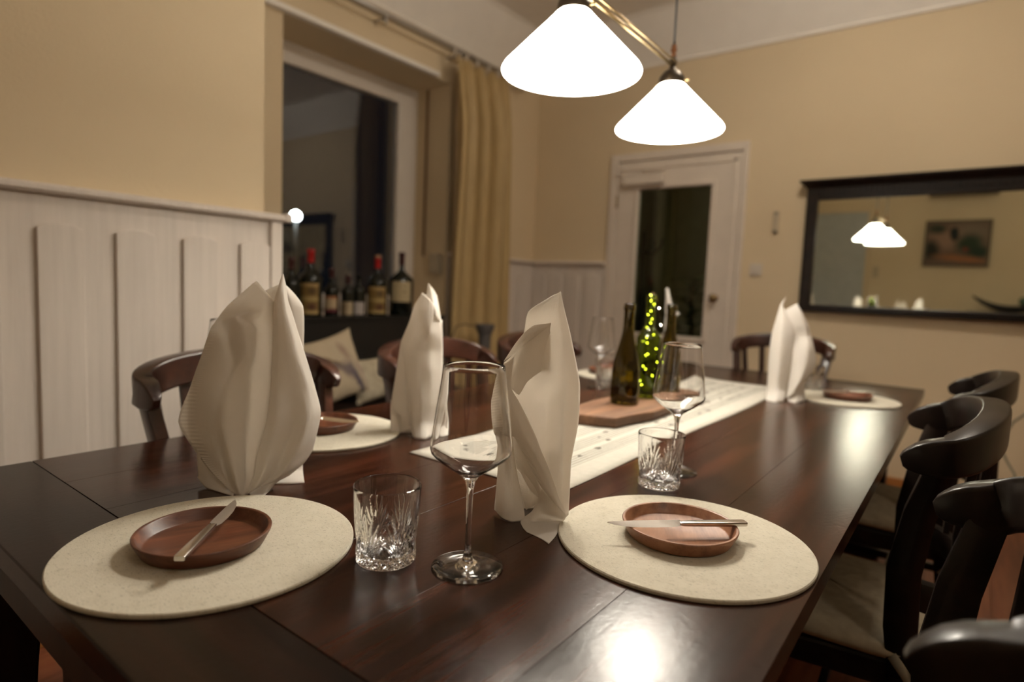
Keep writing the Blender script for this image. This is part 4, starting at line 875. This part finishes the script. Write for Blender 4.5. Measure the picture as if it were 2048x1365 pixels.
# ================================================================ chairs
def make_chair(label, cm, loc, rotz):
    """+X is the sitter's front"""
    t = thing('dining_chair', label, 'chair', loc, rotz, 'dark horseshoe-back dining chairs')
    def curve(a, b, w_, zt, zc, n=28, ex=0):
        pts = []
        for i in range(n+1):
            s = -1+2*i/n; th = s*PI/2
            pts.append((a-b*max(0, math.cos(th))**.85, w_*math.sin(th), zt+(zc-zt)*max(0, math.cos(th))))
        return pts
    P = curve(-.010, .088, .247, .858, .906, 32)
    ext = [(.062, .0, -.016), (.056, .0, -.014), (.046, 0, -.011), (.034, 0, -.007), (.020, 0, -.003), (.008, 0, -.001)]
    P = [(-.010+e[0], -.247-e[1]+.004*k/6, .858+e[2]) for k, e in enumerate(ext)]+P[1:-1]+[(-.010+e[0], .247+e[1]-.004*k/6, .858+e[2]) for k, e in reversed(list(enumerate(ext)))]
    n = len(P); sq = []
    for i in range(n):
        e = min(i, n-1-i); k = (.16, .42, .62, .80, .92, .98)[e] if e < 6 else 1
        mid = math.sin(PI*i/(n-1))
        sq.append(((.038+.012*mid)*(.25+.75*k), (.066+.012*mid)*(.15+.85*k)))
    obj('top_rail', MB().sweep(P, 0, 24, sq=sq), cm, parent=t, smooth=True, angle=32)
    Q = curve(.012, .105, .205, .575, .555, 20)
    obj('lower_rail', MB().sweep(Q, 0, 12, sq=(.028, .058)), cm, parent=t, smooth=True, angle=32)
    for s in (-1, 1):
        up = [(.012, s*.205, .40), (.026, s*.208, .50), (.030, s*.214, .62), (.014, s*.226, .74), (-.014, s*.243, .855)]
        obj('post', MB().sweep(up, 0, 12, up=(1, 0, 0), sq=[(.032, .056), (.032, .060), (.032, .060), (.032, .054), (.032, .046)]), cm, parent=t, smooth=True, angle=32)
        obj('leg', MB().sweep([(-.030, s*.200, 0), (-.004, s*.203, .22), (.012, s*.205, .40)], 0, 12, up=(1, 0, 0), sq=[(.030, .036), (.034, .046), (.034, .062)]), cm, parent=t, smooth=True, angle=32)
        obj('leg', MB().sweep([(.375, s*.205, 0), (.385, s*.210, .22), (.385, s*.212, .365)], 0, 12, up=(1, 0, 0), sq=[(.030, .030), (.034, .034), (.042, .042)]), cm, parent=t, smooth=True, angle=32)
        obj('stretcher', MB().sweep([(.0, s*.203, .20), (.38, s*.207, .20)], 0, 8, sq=(.020, .028)), cm, parent=t, smooth=True, angle=45)
    obj('stretcher', MB().sweep([(.17, -.205, .20), (.17, .205, .20)], 0, 8, sq=(.020, .028)), cm, parent=t, smooth=True, angle=45)
    sl0 = None
    for k in range(5):
        s = (-.66, -.33, 0, .33, .66)[k]; th = s*PI/2
        p0 = (.012-.105*math.cos(th)**.85, .205*math.sin(th), .575); p1 = (-.010-.088*math.cos(th)**.85, .247*math.sin(th), .858+.048*math.cos(th)-.035)
        ang = math.atan2(math.sin(th)*.3, 1)
        obj('slat', MB().sweep([p0, ((p0[0]+p1[0])/2+.006, (p0[1]+p1[1])/2, (p0[2]+p1[2])/2), p1], 0, 8, up=(1, 0, 0), sq=[(.030, .013)]*3), cm, parent=t, smooth=True, angle=45)
    poly = []
    for k in range(9): a = -PI/2+PI*k/8; poly.append((.33+.085*math.cos(a), .235*math.sin(a)*(1) if abs(math.sin(a)) > .99 else .235*math.copysign(abs(math.sin(a))**.8, math.sin(a))))
    poly = [(-.035, -.20)]+poly+[(-.035, .20)]
    obj('seat', MB().prism(poly, .365, .425), cm, parent=t, bevel=.008)
    # cushion
    rows = []
    m_ = 40
    def outl(a, s_):
        c, d_ = math.cos(a), math.sin(a); e = .38
        x = .185+s_*.225*math.copysign(abs(c)**e, c); y = s_*.232*math.copysign(abs(d_)**e, d_)*(1+.0*c)
        return x, y
    prof = [(.0, .476), (.5, .478), (.8, .472), (.93, .462), (1.0, .447), (.96, .432), (.8, .426), (0, .426)]
    mb = MB(); 
    rws = []
    for s_, z in prof:
        rws.append([outl(2*PI*j/m_, max(s_, .001))+(z+(.004*noise.noise(Vector((s_*3, j*.4, z*9))) if z > .44 else 0),) for j in range(m_)])
    mb.grid(rws, close_u=True)
    cu = obj('seat_cushion', mb, 'linen', parent=t, smooth=True)
    for s in (-1, 1):
        y = s*.215
        r1 = [(.035, y+s*.010, .445), (.010, y+s*.030, .425), (-.020, y+s*.033, .385), (-.045, y+s*.028, .335)]
        r2 = [(-.060, y+s*.006, .470), (-.050, y+s*.026, .430), (-.015, y+s*.036, .385), (.020, y+s*.033, .345)]
        mbt = MB().sweep(r1, 0, 8, up=(0, s, 0), sq=[(.020, .004)]*4).sweep(r2, 0, 8, up=(0, s, 0), sq=[(.020, .004)]*4).sweep([(-.015, y+s*.034, .40), (-.008, y+s*.04, .385)], .010, 8)
        obj('ribbon_tie', mbt, 'linen', parent=cu, smooth=True)
    return t
make_chair('near-black chair at the right table side, nearest the camera and cut by the frame', 'chair', (.036, .83, 0), PI)
make_chair('near-black chair in the middle of the right table side, cushion and ties showing', 'chair', (-.039, 1.60, 0), PI+.045)
make_chair('near-black chair at the far end of the right table side', 'chair', (.015, 2.40, 0), PI)
make_chair('reddish brown chair behind the tall left napkin, nearest on the wainscot side', 'chair_brown', (-1.50, .835, 0), 0)
make_chair('brown chair behind the second napkin, in front of the cream cushion', 'chair_brown', (-1.50, 1.57, 0), 0)
make_chair('brown chair at the far left of the table, by the wall panelling', 'chair_brown', (-1.50, 2.21, 0), 0)
make_chair('dark slatted chair at the far head of the table before the back wall', 'chair_brown', (-.816, 3.55, 0), -PI/2)

# ================================================================ table
TZ = .76
tb = thing('dining_table', 'long dark glossy wooden dining table', 'table', (-.788, 1.745, 0))
ox, oy = .788, -1.745
def tbox(x0, x1, y0, y1, z0, z1): return MB().box(x0+ox, x1+ox, y0+oy, y1+oy, z0, z1)
nb = 7; x0, x1 = -1.444, -.132; bwid = (x1-x0)/nb
b0 = None
for k in range(nb):
    if b0 is None:
        b0 = obj('board', MB().box(-bwid/2+.0002, bwid/2-.0002, -1.3865, 1.3865, TZ-.034, TZ), 'table', parent=tb, bevel=.0004); o = b0
    else: o = b0.copy(); col.objects.link(o)
    o.location = (x0+bwid*(k+.5)+ox, .3575+1.3865+oy, 0)
obj('end_board', tbox(x0, x1, .215, .3570, TZ-.034, TZ), 'table_end', parent=tb, bevel=.0022)
obj('end_board', tbox(x0, x1, 3.1315, 3.275, TZ-.034, TZ), 'table_end', parent=tb, bevel=.0022)
obj('apron', tbox(-1.37, -.206, .235, .262, TZ-.115, TZ-.034).box(-1.37+ox, -.206+ox, 3.228+oy, 3.252+oy, TZ-.115, TZ-.034).box(-1.37+ox, -1.347+ox, .285+oy, 3.205+oy, TZ-.115, TZ-.034).box(-.229+ox, -.206+ox, .285+oy, 3.205+oy, TZ-.115, TZ-.034), 'table_leg', parent=tb, bevel=.002)
def table_leg(x, y, sx, sy):
    rows = []
    for (z, off, hw_) in ((0, .02, .034), (.05, .022, .034), (.15, .008, .036), (.30, -.004, .040), (.45, -.002, .044), (.56, .004, .045), (.66, .002, .045), (.726, 0, .044)):
        rows.append((x+off*sx, y+off*sy, z, hw_))
    mb = MB()
    rr = [[(px_+a*h_, py_+b_*h_, z_) for a, b_ in ((-1, -1), (1, -1), (1, 1), (-1, 1))] for px_, py_, z_, h_ in rows]
    mb.grid(rr, close_u=True); mb.cap(0, 4, True); mb.cap((len(rows)-1)*4, 4)
    return obj('leg', mb, 'table_leg', parent=tb, bevel=.006)
for sx, X in ((-1, -1.27), (1, -.306)):
    for sy, Y in ((-1, .264), (1, 3.226)): table_leg(X+ox, Y+oy, -sx, -sy)
for Y in (.40, 3.09):
    obj('trestle_panel', tbox(-1.345, -.231, Y-.03, Y+.03, .05, TZ-.036), 'table_leg', parent=tb, bevel=.004)
    obj('trestle_foot', tbox(-1.345, -.231, Y-.045, Y+.045, 0, .05), 'table_leg', parent=tb, bevel=.006)

# ================================================================ pendant lamp
pn = thing('pendant_lamp', 'two lit white glass cone shades joined by a brass bar', 'pendant lamp', (-.855, 1.64, 0))
def shade(y):
    zr = 1.685
    prof = [(.175, zr), (.1765, zr+.004), (.172, zr+.012), (.115, zr+.072), (.066, zr+.123), (.045, zr+.146), (.036, zr+.153), (.028, zr+.156), (.026, zr+.152), (.040, zr+.143), (.112, zr+.068), (.169, zr+.008), (.172, zr)]
    s = obj('shade', MB().lathe(prof, 64, closed=True), 'shade', parent=pn, smooth=True, loc=(0, y, 0), angle=60)
    obj('bulb', MB().uvsphere(.030, (0, 0, zr+.075), 20, 12), 'bulb', parent=s, smooth=True)
    cp = obj('cap', MB().lathe([(.044, zr+.148), (.046, zr+.150), (.041, zr+.172), (.028, zr+.190), (.012, zr+.200), (.010, zr+.215), (.014, zr+.222), (.010, zr+.232), (.006, zr+.245), (0, zr+.246)], 32), 'bronze', parent=pn, smooth=True, loc=(0, y, 0), angle=60)
    obj('wing_screw', MB().sweep([(.040, 0, zr+.158), (.058, 0, zr+.158)], .004, 8).sweep([(-.040, 0, zr+.158), (-.056, 0, zr+.158)], .004, 8), 'brass', parent=cp)
    obj('finial', MB().lathe([(0, zr+.238), (.010, zr+.242), (.006, zr+.250), (.011, zr+.262), (.007, zr+.270), (.009, zr+.276), (0, zr+.280)], 16), plain('copper_finial', (.35, .16, .08), .35, metal=.9), parent=cp, smooth=True)
    obj('cord', MB().sweep([(0, y, zr+.278), (0, y, ZC)], .0035, 8), 'cord', parent=pn, smooth=True)
    obj('ceiling_rose', MB().lathe([(.05, ZC-.001), (.048, ZC-.02), (.02, ZC-.035), (0, ZC-.036)], 24), 'brass', parent=pn, smooth=True, loc=(0, y, 0))
shade(-.31); shade(.31)
zb = 1.685+.212
obj('bar', MB().sweep([(0, -.31, zb), (0, .31, zb)], .0055, 12).sweep([(.016, -.30, zb+.004), (.016, .30, zb+.004)], .0035, 10), 'brass', parent=pn, smooth=True)

# two ceiling lights added above the frame to brighten upper walls and napkins
for lb_, x, y, e in (('round opal fill light added above the table, outside the picture', -.45, 2.70, FILL_E), ('round opal fill light added to the right of the camera', 1.30, .35, FILL_E*.30)):
    c_ = thing('fill_light', lb_, 'ceiling light', (x, y, ZC), 0)
    obj('mount', MB().lathe([(0, 0), (.17, 0), (.17, -.018), (0, -.018)], 40), 'brass', parent=c_, smooth=True, angle=40)
    obj('dome', MB().lathe([(.155, -.018), (.150, -.045), (.128, -.075), (.09, -.098), (.045, -.110), (0, -.113)], 40), emit('fill_light_dome', FILL_COL, e), parent=c_, smooth=True)

# ================================================================ table linen
rn_rows = []
for i in range(61):
    y = -.90+1.80*i/60; r = []
    for j in range(15):
        x = -.196+.392*j/14
        flat = min(1, max(0, (abs(y+.02)-.36)/.12))
        z = .0012+.0035*flat*max(0, noise.noise(Vector((x*4+3, y*3.1, .3))))+.010*max(0, noise.noise(Vector((x*3, y*2.2+7, 2))))*(abs(x)/.196)**2*(1 if y > -.5 else .15)*flat
        xe = x+.004*math.sin(y*6)*(j/14)
        r.append((xe, y, z))
    rn_rows.append(r)
tag(obj('table_runner', MB().grid(rn_rows), 'runner', smooth=True, solid=.0016, loc=(-.779, 1.822, TZ)), 'cream linen runner printed with sheet music along the table', 'table runner')

def placemat(label, x, y):
    pr = [(0, 0), (.1892, 0), (.1902, .0008), (.1905, .003), (.1902, .0054), (.1890, .0062), (0, .0062)]
    pr = [(0, 0), (.10, 0), (.1892, 0), (.1905, .0014), (.1905, .0046), (.1890, .0062), (.1, .0062), (0, .0062)]
    return tag(obj('placemat', MB().lathe(pr, 96), 'felt', smooth=True, angle=35, loc=(x, y, TZ)), label, 'placemat', 'round felt placemats')
placemat('large round felt placemat nearest the left front table corner', -.818, .405)
placemat('round felt placemat at the right front beside the table edge', -.325, .885)
placemat('round felt placemat on the left side, half behind the tall napkin', -1.262, .900)
placemat('round felt placemat at the far right end of the table', -.362, 2.640)
placemat('round felt placemat at the far left, behind the glasses', -1.248, 2.46)
def plate(label, x, y, mat, rz):
    pr = [(0, 0), (.070, 0), (.078, .002), (.0865, .018), (.0875, .0215), (.0865, .0228), (.0835, .0228), (.0820, .0215), (.0760, .0085), (.0735, .0068), (0, .0066)]
    p = obj('plate', MB().lathe(pr, 96), mat, smooth=True, angle=45, loc=(x, y, TZ+.0062), rotz=rz)
    return tag(p, label, 'plate', 'small wooden plates')
plate('dark brown wooden plate with a knife across, on the left front mat', -.818, .392, 'plate', 1.2)
plate('lighter brown wooden plate with a level knife, on the right front mat', -.330, .886, 'plate_light', .5)
plate('wooden plate half behind the tall left napkin', -1.275, .905, 'plate', 2.5)
plate('reddish wooden plate at the far right end of the table', -.350, 2.625, 'plate', .2)
plate('wooden plate at the far left behind wine glass and tumbler', -1.30, 2.45, 'plate', .9)

def knife(label, a, b, z):
    """a handle end, b blade tip"""
    A, B = Vector((a[0], a[1], 0)), Vector((b[0], b[1], 0)); d = B-A; ln = d.length
    t = thing('knife', label, 'knife', (a[0], a[1], z), math.atan2(d.y, d.x), 'table knives on the plates')
    sq = []; P = []
    for (x, w_, h_) in ((0, .0125, .0062), (.003, .0135, .0068), (.04, .0130, .0070), (.085, .0105, .0066), (.100, .0095, .0060), (.106, .0085, .0040)):
        P.append((x, 0, .0035)); sq.append((w_, h_))
    obj('handle', MB().sweep(P, 0, 16, sq=sq), 'steel', parent=t, smooth=True, angle=45)
    up, lo = [], []
    Lb = ln-.104
    prof = [(0, .0042, -.0042), (.05, .0045, -.0055), (.12, .0046, -.0072), (.35, .0048, -.0080), (.6, .0048, -.0074), (.8, .0044, -.0050), (.92, .0040, -.0018), (1, .0028, .0022)]
    SG = 1 if Vector((-d.y, d.x)).dot(Vector((-a[0], -a[1]))) > 0 else -1      # belly of the blade on the side of the table edge
    mb = MB(); rows = []
    for (f, yu, yl) in prof:
        x = .104+f*Lb; th = .0011*(1-.5*f)
        yu, yl = -yu*SG, -yl*SG
        rows.append([(x, yu, .0042+th-yu*.40*SG), (x, yu, .0042-th-yu*.40*SG), (x, yl, .0040-yl*.40*SG), ])
    mb.grid(rows, close_u=True); mb.cap(0, 3); mb.cap((len(rows)-1)*3, 3, True)
    obj('blade', mb, 'steel', parent=t)
    return t
knife('steel knife lying diagonally across the dark plate at left front', (-.742, .325), (-.876, .470), TZ+.0292)
knife('steel knife lying level across the lighter plate at right front', (-.2475, .9445), (-.404, .791), TZ+.0292)
knife('knife on the half-hidden plate behind the tall left napkin', (-1.37, .865), (-1.172, .940), TZ+.0292)
knife('knife on the reddish plate at the far right end', (-.27, 2.69), (-.43, 2.56), TZ+.0292)

# rustic board and its three bottles
poly = [(-.862, 1.447), (-.80, 1.462), (-.752, 1.484), (-.742, 1.56), (-.720, 1.66), (-.722, 1.80), (-.735, 1.95), (-.715, 2.06), (-.735, 2.14), (-.80, 2.155), (-.88, 2.14), (-.93, 2.12), (-.945, 2.00), (-.925, 1.86), (-.935, 1.70), (-.925, 1.55), (-.905, 1.46)]
cx_, cy_ = -.83, 1.80   # rests on the cloth
mb = MB()
k_ = len(poly)
rings = []
for (z, e) in ((.0035, -.012), (.010, -.003), (.028, .002), (.033, -.001)):
    rings.append([(p[0]-cx_+(p[0]-cx_)*e*3+.0015*noise.noise(Vector((p[0]*40, p[1]*40, z*90))), p[1]-cy_+(p[1]-cy_)*e, z) for p in poly])
mb.grid(rings, close_u=True); mb.cap(0, k_, True); mb.cap(3*k_, k_)
bdr = tag(obj('serving_board', mb, 'slab', loc=(cx_, cy_, TZ), bevel=.002), 'rustic brown wooden board under three bottles on the runner', 'board')
def hollow_bottle(name, label, mat, x, y, h, prof_o, t=.003, zb=.012):
    inner = []
    po = [(r*1.0, z) for r, z in prof_o]
    for (r, z) in reversed(po):
        if z < zb: continue
        inner.append((max(r-t, .001), z))
    inner.append((prof_o[2][0]-t*1.2, zb)); inner.append((0, zb+.008))
    full = [(0, .006)]+po+inner
    o = obj('glass_body', MB().lathe(full, 48), mat, smooth=True, angle=60)
    return o
def hock(h, r, rn):
    pr = [(r*.6, .004), (r*.93, 0), (r, .006), (r*1.01, h*.12), (r, h*.26)]
    for k in range(1, 10):
        t_ = k/9; e = t_**1.25; e = (1-math.cos(PI*min(1, e)))/2*.75+.25*t_
        pr.append((r+(rn-r)*e, h*(.26+.50*t_)))
    pr += [(rn*.97, h*.93), (rn*1.10, h*.935), (rn*1.12, h*.965), (rn*1.02, h*.972), (rn*1.02, h*.995), (rn*.9, h)]
    return pr
def bordeaux(h, r, rn):
    pr = [(r*.6, .006), (r*.93, 0), (r, .006), (r, h*.3), (r, h*.57)]
    for k in range(1, 9):
        t_ = k/9; pr.append((r+(rn-r)*(1-math.cos(PI*t_**.85))/2, h*(.57+.15*t_)))
    pr += [(rn, h*.73), (rn*.97, h*.93), (rn*1.12, h*.935), (rn*1.14, h*.96), (rn*1.02, h*.967), (rn*1.02, h*.995), (rn*.9, h)]
    return pr
ZB = TZ+.033
for (lab_, x, y, h, r, rn) in (('slender dark olive bottle at the near end of the wooden board', -.838, 1.703, .314, .0445, .0165), ('slender dark olive bottle at the far end of the wooden board', -.832, 2.020, .314, .0445, .0165)):
    o = hollow_bottle('b', lab_, 'olive_glass', x, y, h, hock(h, r, rn)); o.name = 'glass_bottle'
    o.location = (x, y, ZB); tag(o, lab_, 'bottle', 'empty bottles on the wooden board')
gx, gy = -.842, 1.868
o = hollow_bottle('b', '', 'green_glass', gx, gy, .344, bordeaux(.344, .0405, .0155), t=.0028); o.name = 'glass_bottle'
o.location = (gx, gy, ZB); tag(o, 'bright green bottle holding fairy lights, between the two dark bottles', 'bottle', 'empty bottles on the wooden board')
fs = thing('fairy_lights', 'string of tiny lit lights inside and around the green bottle', 'fairy lights', (gx, gy, ZB))
rnd = random.Random(3)
pts = []
for k in range(21):
    z = .025+.315*k/20
    rmax = .034 if z < .19 else (.034+(.0105-.034)*min(1, (z-.19)/.06))
    rr_ = rmax*(.55+.35*rnd.random()); a = k*2.1+rnd.random()
    pts.append(Vector((rr_*math.cos(a), rr_*math.sin(a), z)))
pts.append(Vector((0, 0, .350)))
outp = [Vector((.014, .008, .340)), Vector((.024, .010, .300)), Vector((.036, .006, .245))]
obj('wire', MB().sweep([tuple(p) for p in interp_line(pts+outp, 3)], .0004, 4), 'copper_wire', parent=fs)
lsrc = None
for k, p in enumerate(pts[1:-1:1]+outp[1:]):
    if lsrc is None:
        lsrc = obj('light', MB().uvsphere(.0014, (0, 0, 0), 8, 6), 'led', parent=fs, smooth=True); o = lsrc
    else: o = lsrc.copy(); col.objects.link(o)
    o.location = p+Vector((rnd.uniform(-.002, .002), rnd.uniform(-.002, .002), rnd.uniform(-.004, .004))) if k < 20 else p

# ================================================================ glasses
def wine_glass(label, x, y, rz=0):
    t_ = .0011
    outer = [(.0485, .0012), (.0480, .0024), (.030, .0040), (.014, .0068), (.0075, .012), (.0046, .022), (.0040, .05), (.0040, .085), (.0046, .108), (.0068, .120), (.0120, .1275), (.022, .1345), (.036, .1440), (.0480, .1535), (.0530, .1590), (.0547, .1645), (.0543, .172), (.0515, .195), (.0465, .232), (.0412, .270), (.0404, .2765)]
    inner = [(.0398, .2768), (.0405, .270), (.0458, .232), (.0507, .195), (.0535, .172), (.0539, .1645), (.0523, .1598), (.0472, .1547), (.0355, .1453), (.0215, .1361), (.0105, .1303), (0, .1286)]
    o = obj('wine_glass', MB().lathe([(0, .0030), (.02, .0022), (.045, .0004)]+outer+inner, 72), 'glass', smooth=True, angle=70, loc=(x, y, TZ))
    return tag(o, label, 'wine glass', 'tall stemmed wine glasses')
wine_glass('tall empty wine glass in front, between tumbler and napkin', -.511, .596)
wine_glass('tall wine glass standing behind the right cut-glass tumbler', -.478, 1.228)
wine_glass('tall wine glass at the far left with a tumbler behind it', -1.137, 2.085)
wine_glass('wine glass mostly hidden behind the tall left napkin', -1.560, .790)if False else wine_glass('wine glass mostly hidden behind the tall left napkin', -1.395, .728)

def tumbler_mesh():
    H = .106; seg, nz = 300, 110
    R0, R1 = .0405, .0462
    def dcut(u, z):       # u arc length metres around the glass, z height
        P_ = 2*PI*.043/6
        d = 0
        def groove(px_, pz, ang, ln, wd, dep, l0=0):
            du = (u-px_+P_/2) % P_-P_/2
            if du > P_/2: du -= P_
            dz = z-pz
            c, s = math.sin(ang), math.cos(ang)
            al = du*c+dz*s; ac = abs(du*s-dz*c)
            if al < l0 or al > ln: return 0
            tp = min(1, (ln-al)/(ln*.45))*min(1, (al-l0)/.004+.25)
            return dep*max(0, 1-ac/(wd*tp+1e-5))*tp
        for k in range(-4, 5):                     # fan rising from the foot
            ln = (.074, .068, .060, .050, .040)[abs(k)]
            d = max(d, groove(0, .012, k*.165, ln, .0034, .0027))
        for sgn in (-1, 1):                        # long diagonals crossing between the fans
            for q in (0, .0085):
                d = max(d, groove(P_/2-sgn*.019, .010+q*.2, sgn*.62, .052-q, .0034, .0028, q*.6))
            d = max(d, groove(P_/2-sgn*.016, .028, sgn*1.0, .020, .0034, .0026))
        if z < .016:                               # small diamonds round the foot
            a_ = abs(((u/.0085+z/.0085) % 1)-.5)*2; b_ = abs(((u/.0085-z/.0085) % 1)-.5)*2
            d = max(d, .0018*max(0, 1-min(a_, b_)*2.6)*min(1, (.016-z)/.003)*min(1, z/.004))
        return d
    rows = []
    zs = [0.0018+(.100-.0018)*i/nz for i in range(nz+1)]
    for z in zs:
        r0 = R0+(R1-R0)*z/H; row = []
        for j in range(seg):
            a = 2*PI*j/seg; r = r0-dcut(a*.043, z); row.append((r*math.cos(a), r*math.sin(a), z))
        rows.append(row)
    mb = MB()
    def ring(r, z): return [(r*math.cos(2*PI*j/seg), r*math.sin(2*PI*j/seg), z) for j in range(seg)]
    allr = [ring(.001, .0030), ring(.030, .0012), ring(.0375, .0002), ring(.0395, .0004)]+rows+[ring(R1-.0001, .1035), ring(R1-.0006, .1056), ring(R1-.0016, .1060), ring(R1-.0024, .1052), ring(R1-.0026, .10), ring(.0405, .075), ring(.0372, .03), ring(.0355, .0195), ring(.034, .0155), ring(.02, .0135), ring(.001, .0130)]
    mb.grid(allr, close_u=True)
    mb.cap(0, seg, True); mb.cap((len(allr)-1)*seg, seg)
    return mb
tm = obj('tumbler', tumbler_mesh(), 'glass', smooth=True, angle=25, loc=(-.612, .541, TZ))
tag(tm, 'cut-glass tumbler in front, between the left mat and wine glass', 'tumbler', 'cut crystal tumblers')
for lb2, x, y, rz in (('cut-glass tumbler just behind the right front mat', -.464, 1.118, .35), ('cut-glass tumbler at the far left behind a wine glass', -1.165, 2.19, .9), ('cut-glass tumbler half hidden behind the far right napkin', -.505, 2.78, .2)):
    c = tm.copy(); col.objects.link(c); c.location = (x, y, TZ); c.rotation_euler = (0, 0, rz); c['label'] = lb2
tm.rotation_euler = (0, 0, .72)

# ================================================================ folded napkins
def napkin(key, label, ribs=()):
    global CRISP
    CRISP = .35
    (ox_, oy_), patches = NAP[key]
    ew = Vector((-ox_, -oy_, 0)).normalized(); eu = Vector((-ew.y, ew.x, 0))
    if eu.dot(_r2) < 0: eu = -eu
    mb = MB(); mb.att = []
    for pi_, P in enumerate(patches):
        g = interp_grid([[Vector((c[0], c[1], c[2]))*.01 for c in r] for r in P], 7, 7)
        n_ = len(g); k_ = len(g[0])
        rows = []
        for i, r in enumerate(g):
            rr = []
            for j, p in enumerate(r):
                wob = .0006*noise.noise(Vector((p.x*30, p.z*30, pi_)))
                q = eu*p.x+ew*(p.y+wob); rr.append((q.x, q.y, max(p.z, .0012)))
                s, h_ = (0, 0)
                for (rp, side, cnt, wid) in ribs:
                    if rp == pi_:
                        if side == 'top': s, h_ = j/(k_-1)*cnt, max(0, 1-i/(n_-1)/wid)
                        if side == 'left': s, h_ = i/(n_-1)*cnt, max(0, 1-j/(k_-1)/wid)
                        if side == 'right': s, h_ = i/(n_-1)*cnt, max(0, 1-(1-j/(k_-1))/wid)
                mb.att.append((s, min(1, h_*3), 0))
            rows.append(rr)
        mb.grid(rows)
    o = obj('napkin', mb, 'napkin', smooth=True, solid=.0011, loc=(ox_, oy_, TZ))
    return tag(o, label, 'napkin', 'standing folded white napkins')
napkin('one', 'big broad folded white napkin at left front with pointed peaks', ((0, 'left', 90, .16),))
napkin('three', 'folded white napkin right of the front wine glass, with ribbed hem', ((0, 'top', 26, .12), (1, 'left', 60, .35), (3, 'left', 40, .3)))
napkin('two', 'slim folded white napkin left of centre, behind the front wine glass')
napkin('four', 'folded white napkin at the far right beside the runner')
napkin('five', 'narrow folded white napkin at the far end behind the bottles')
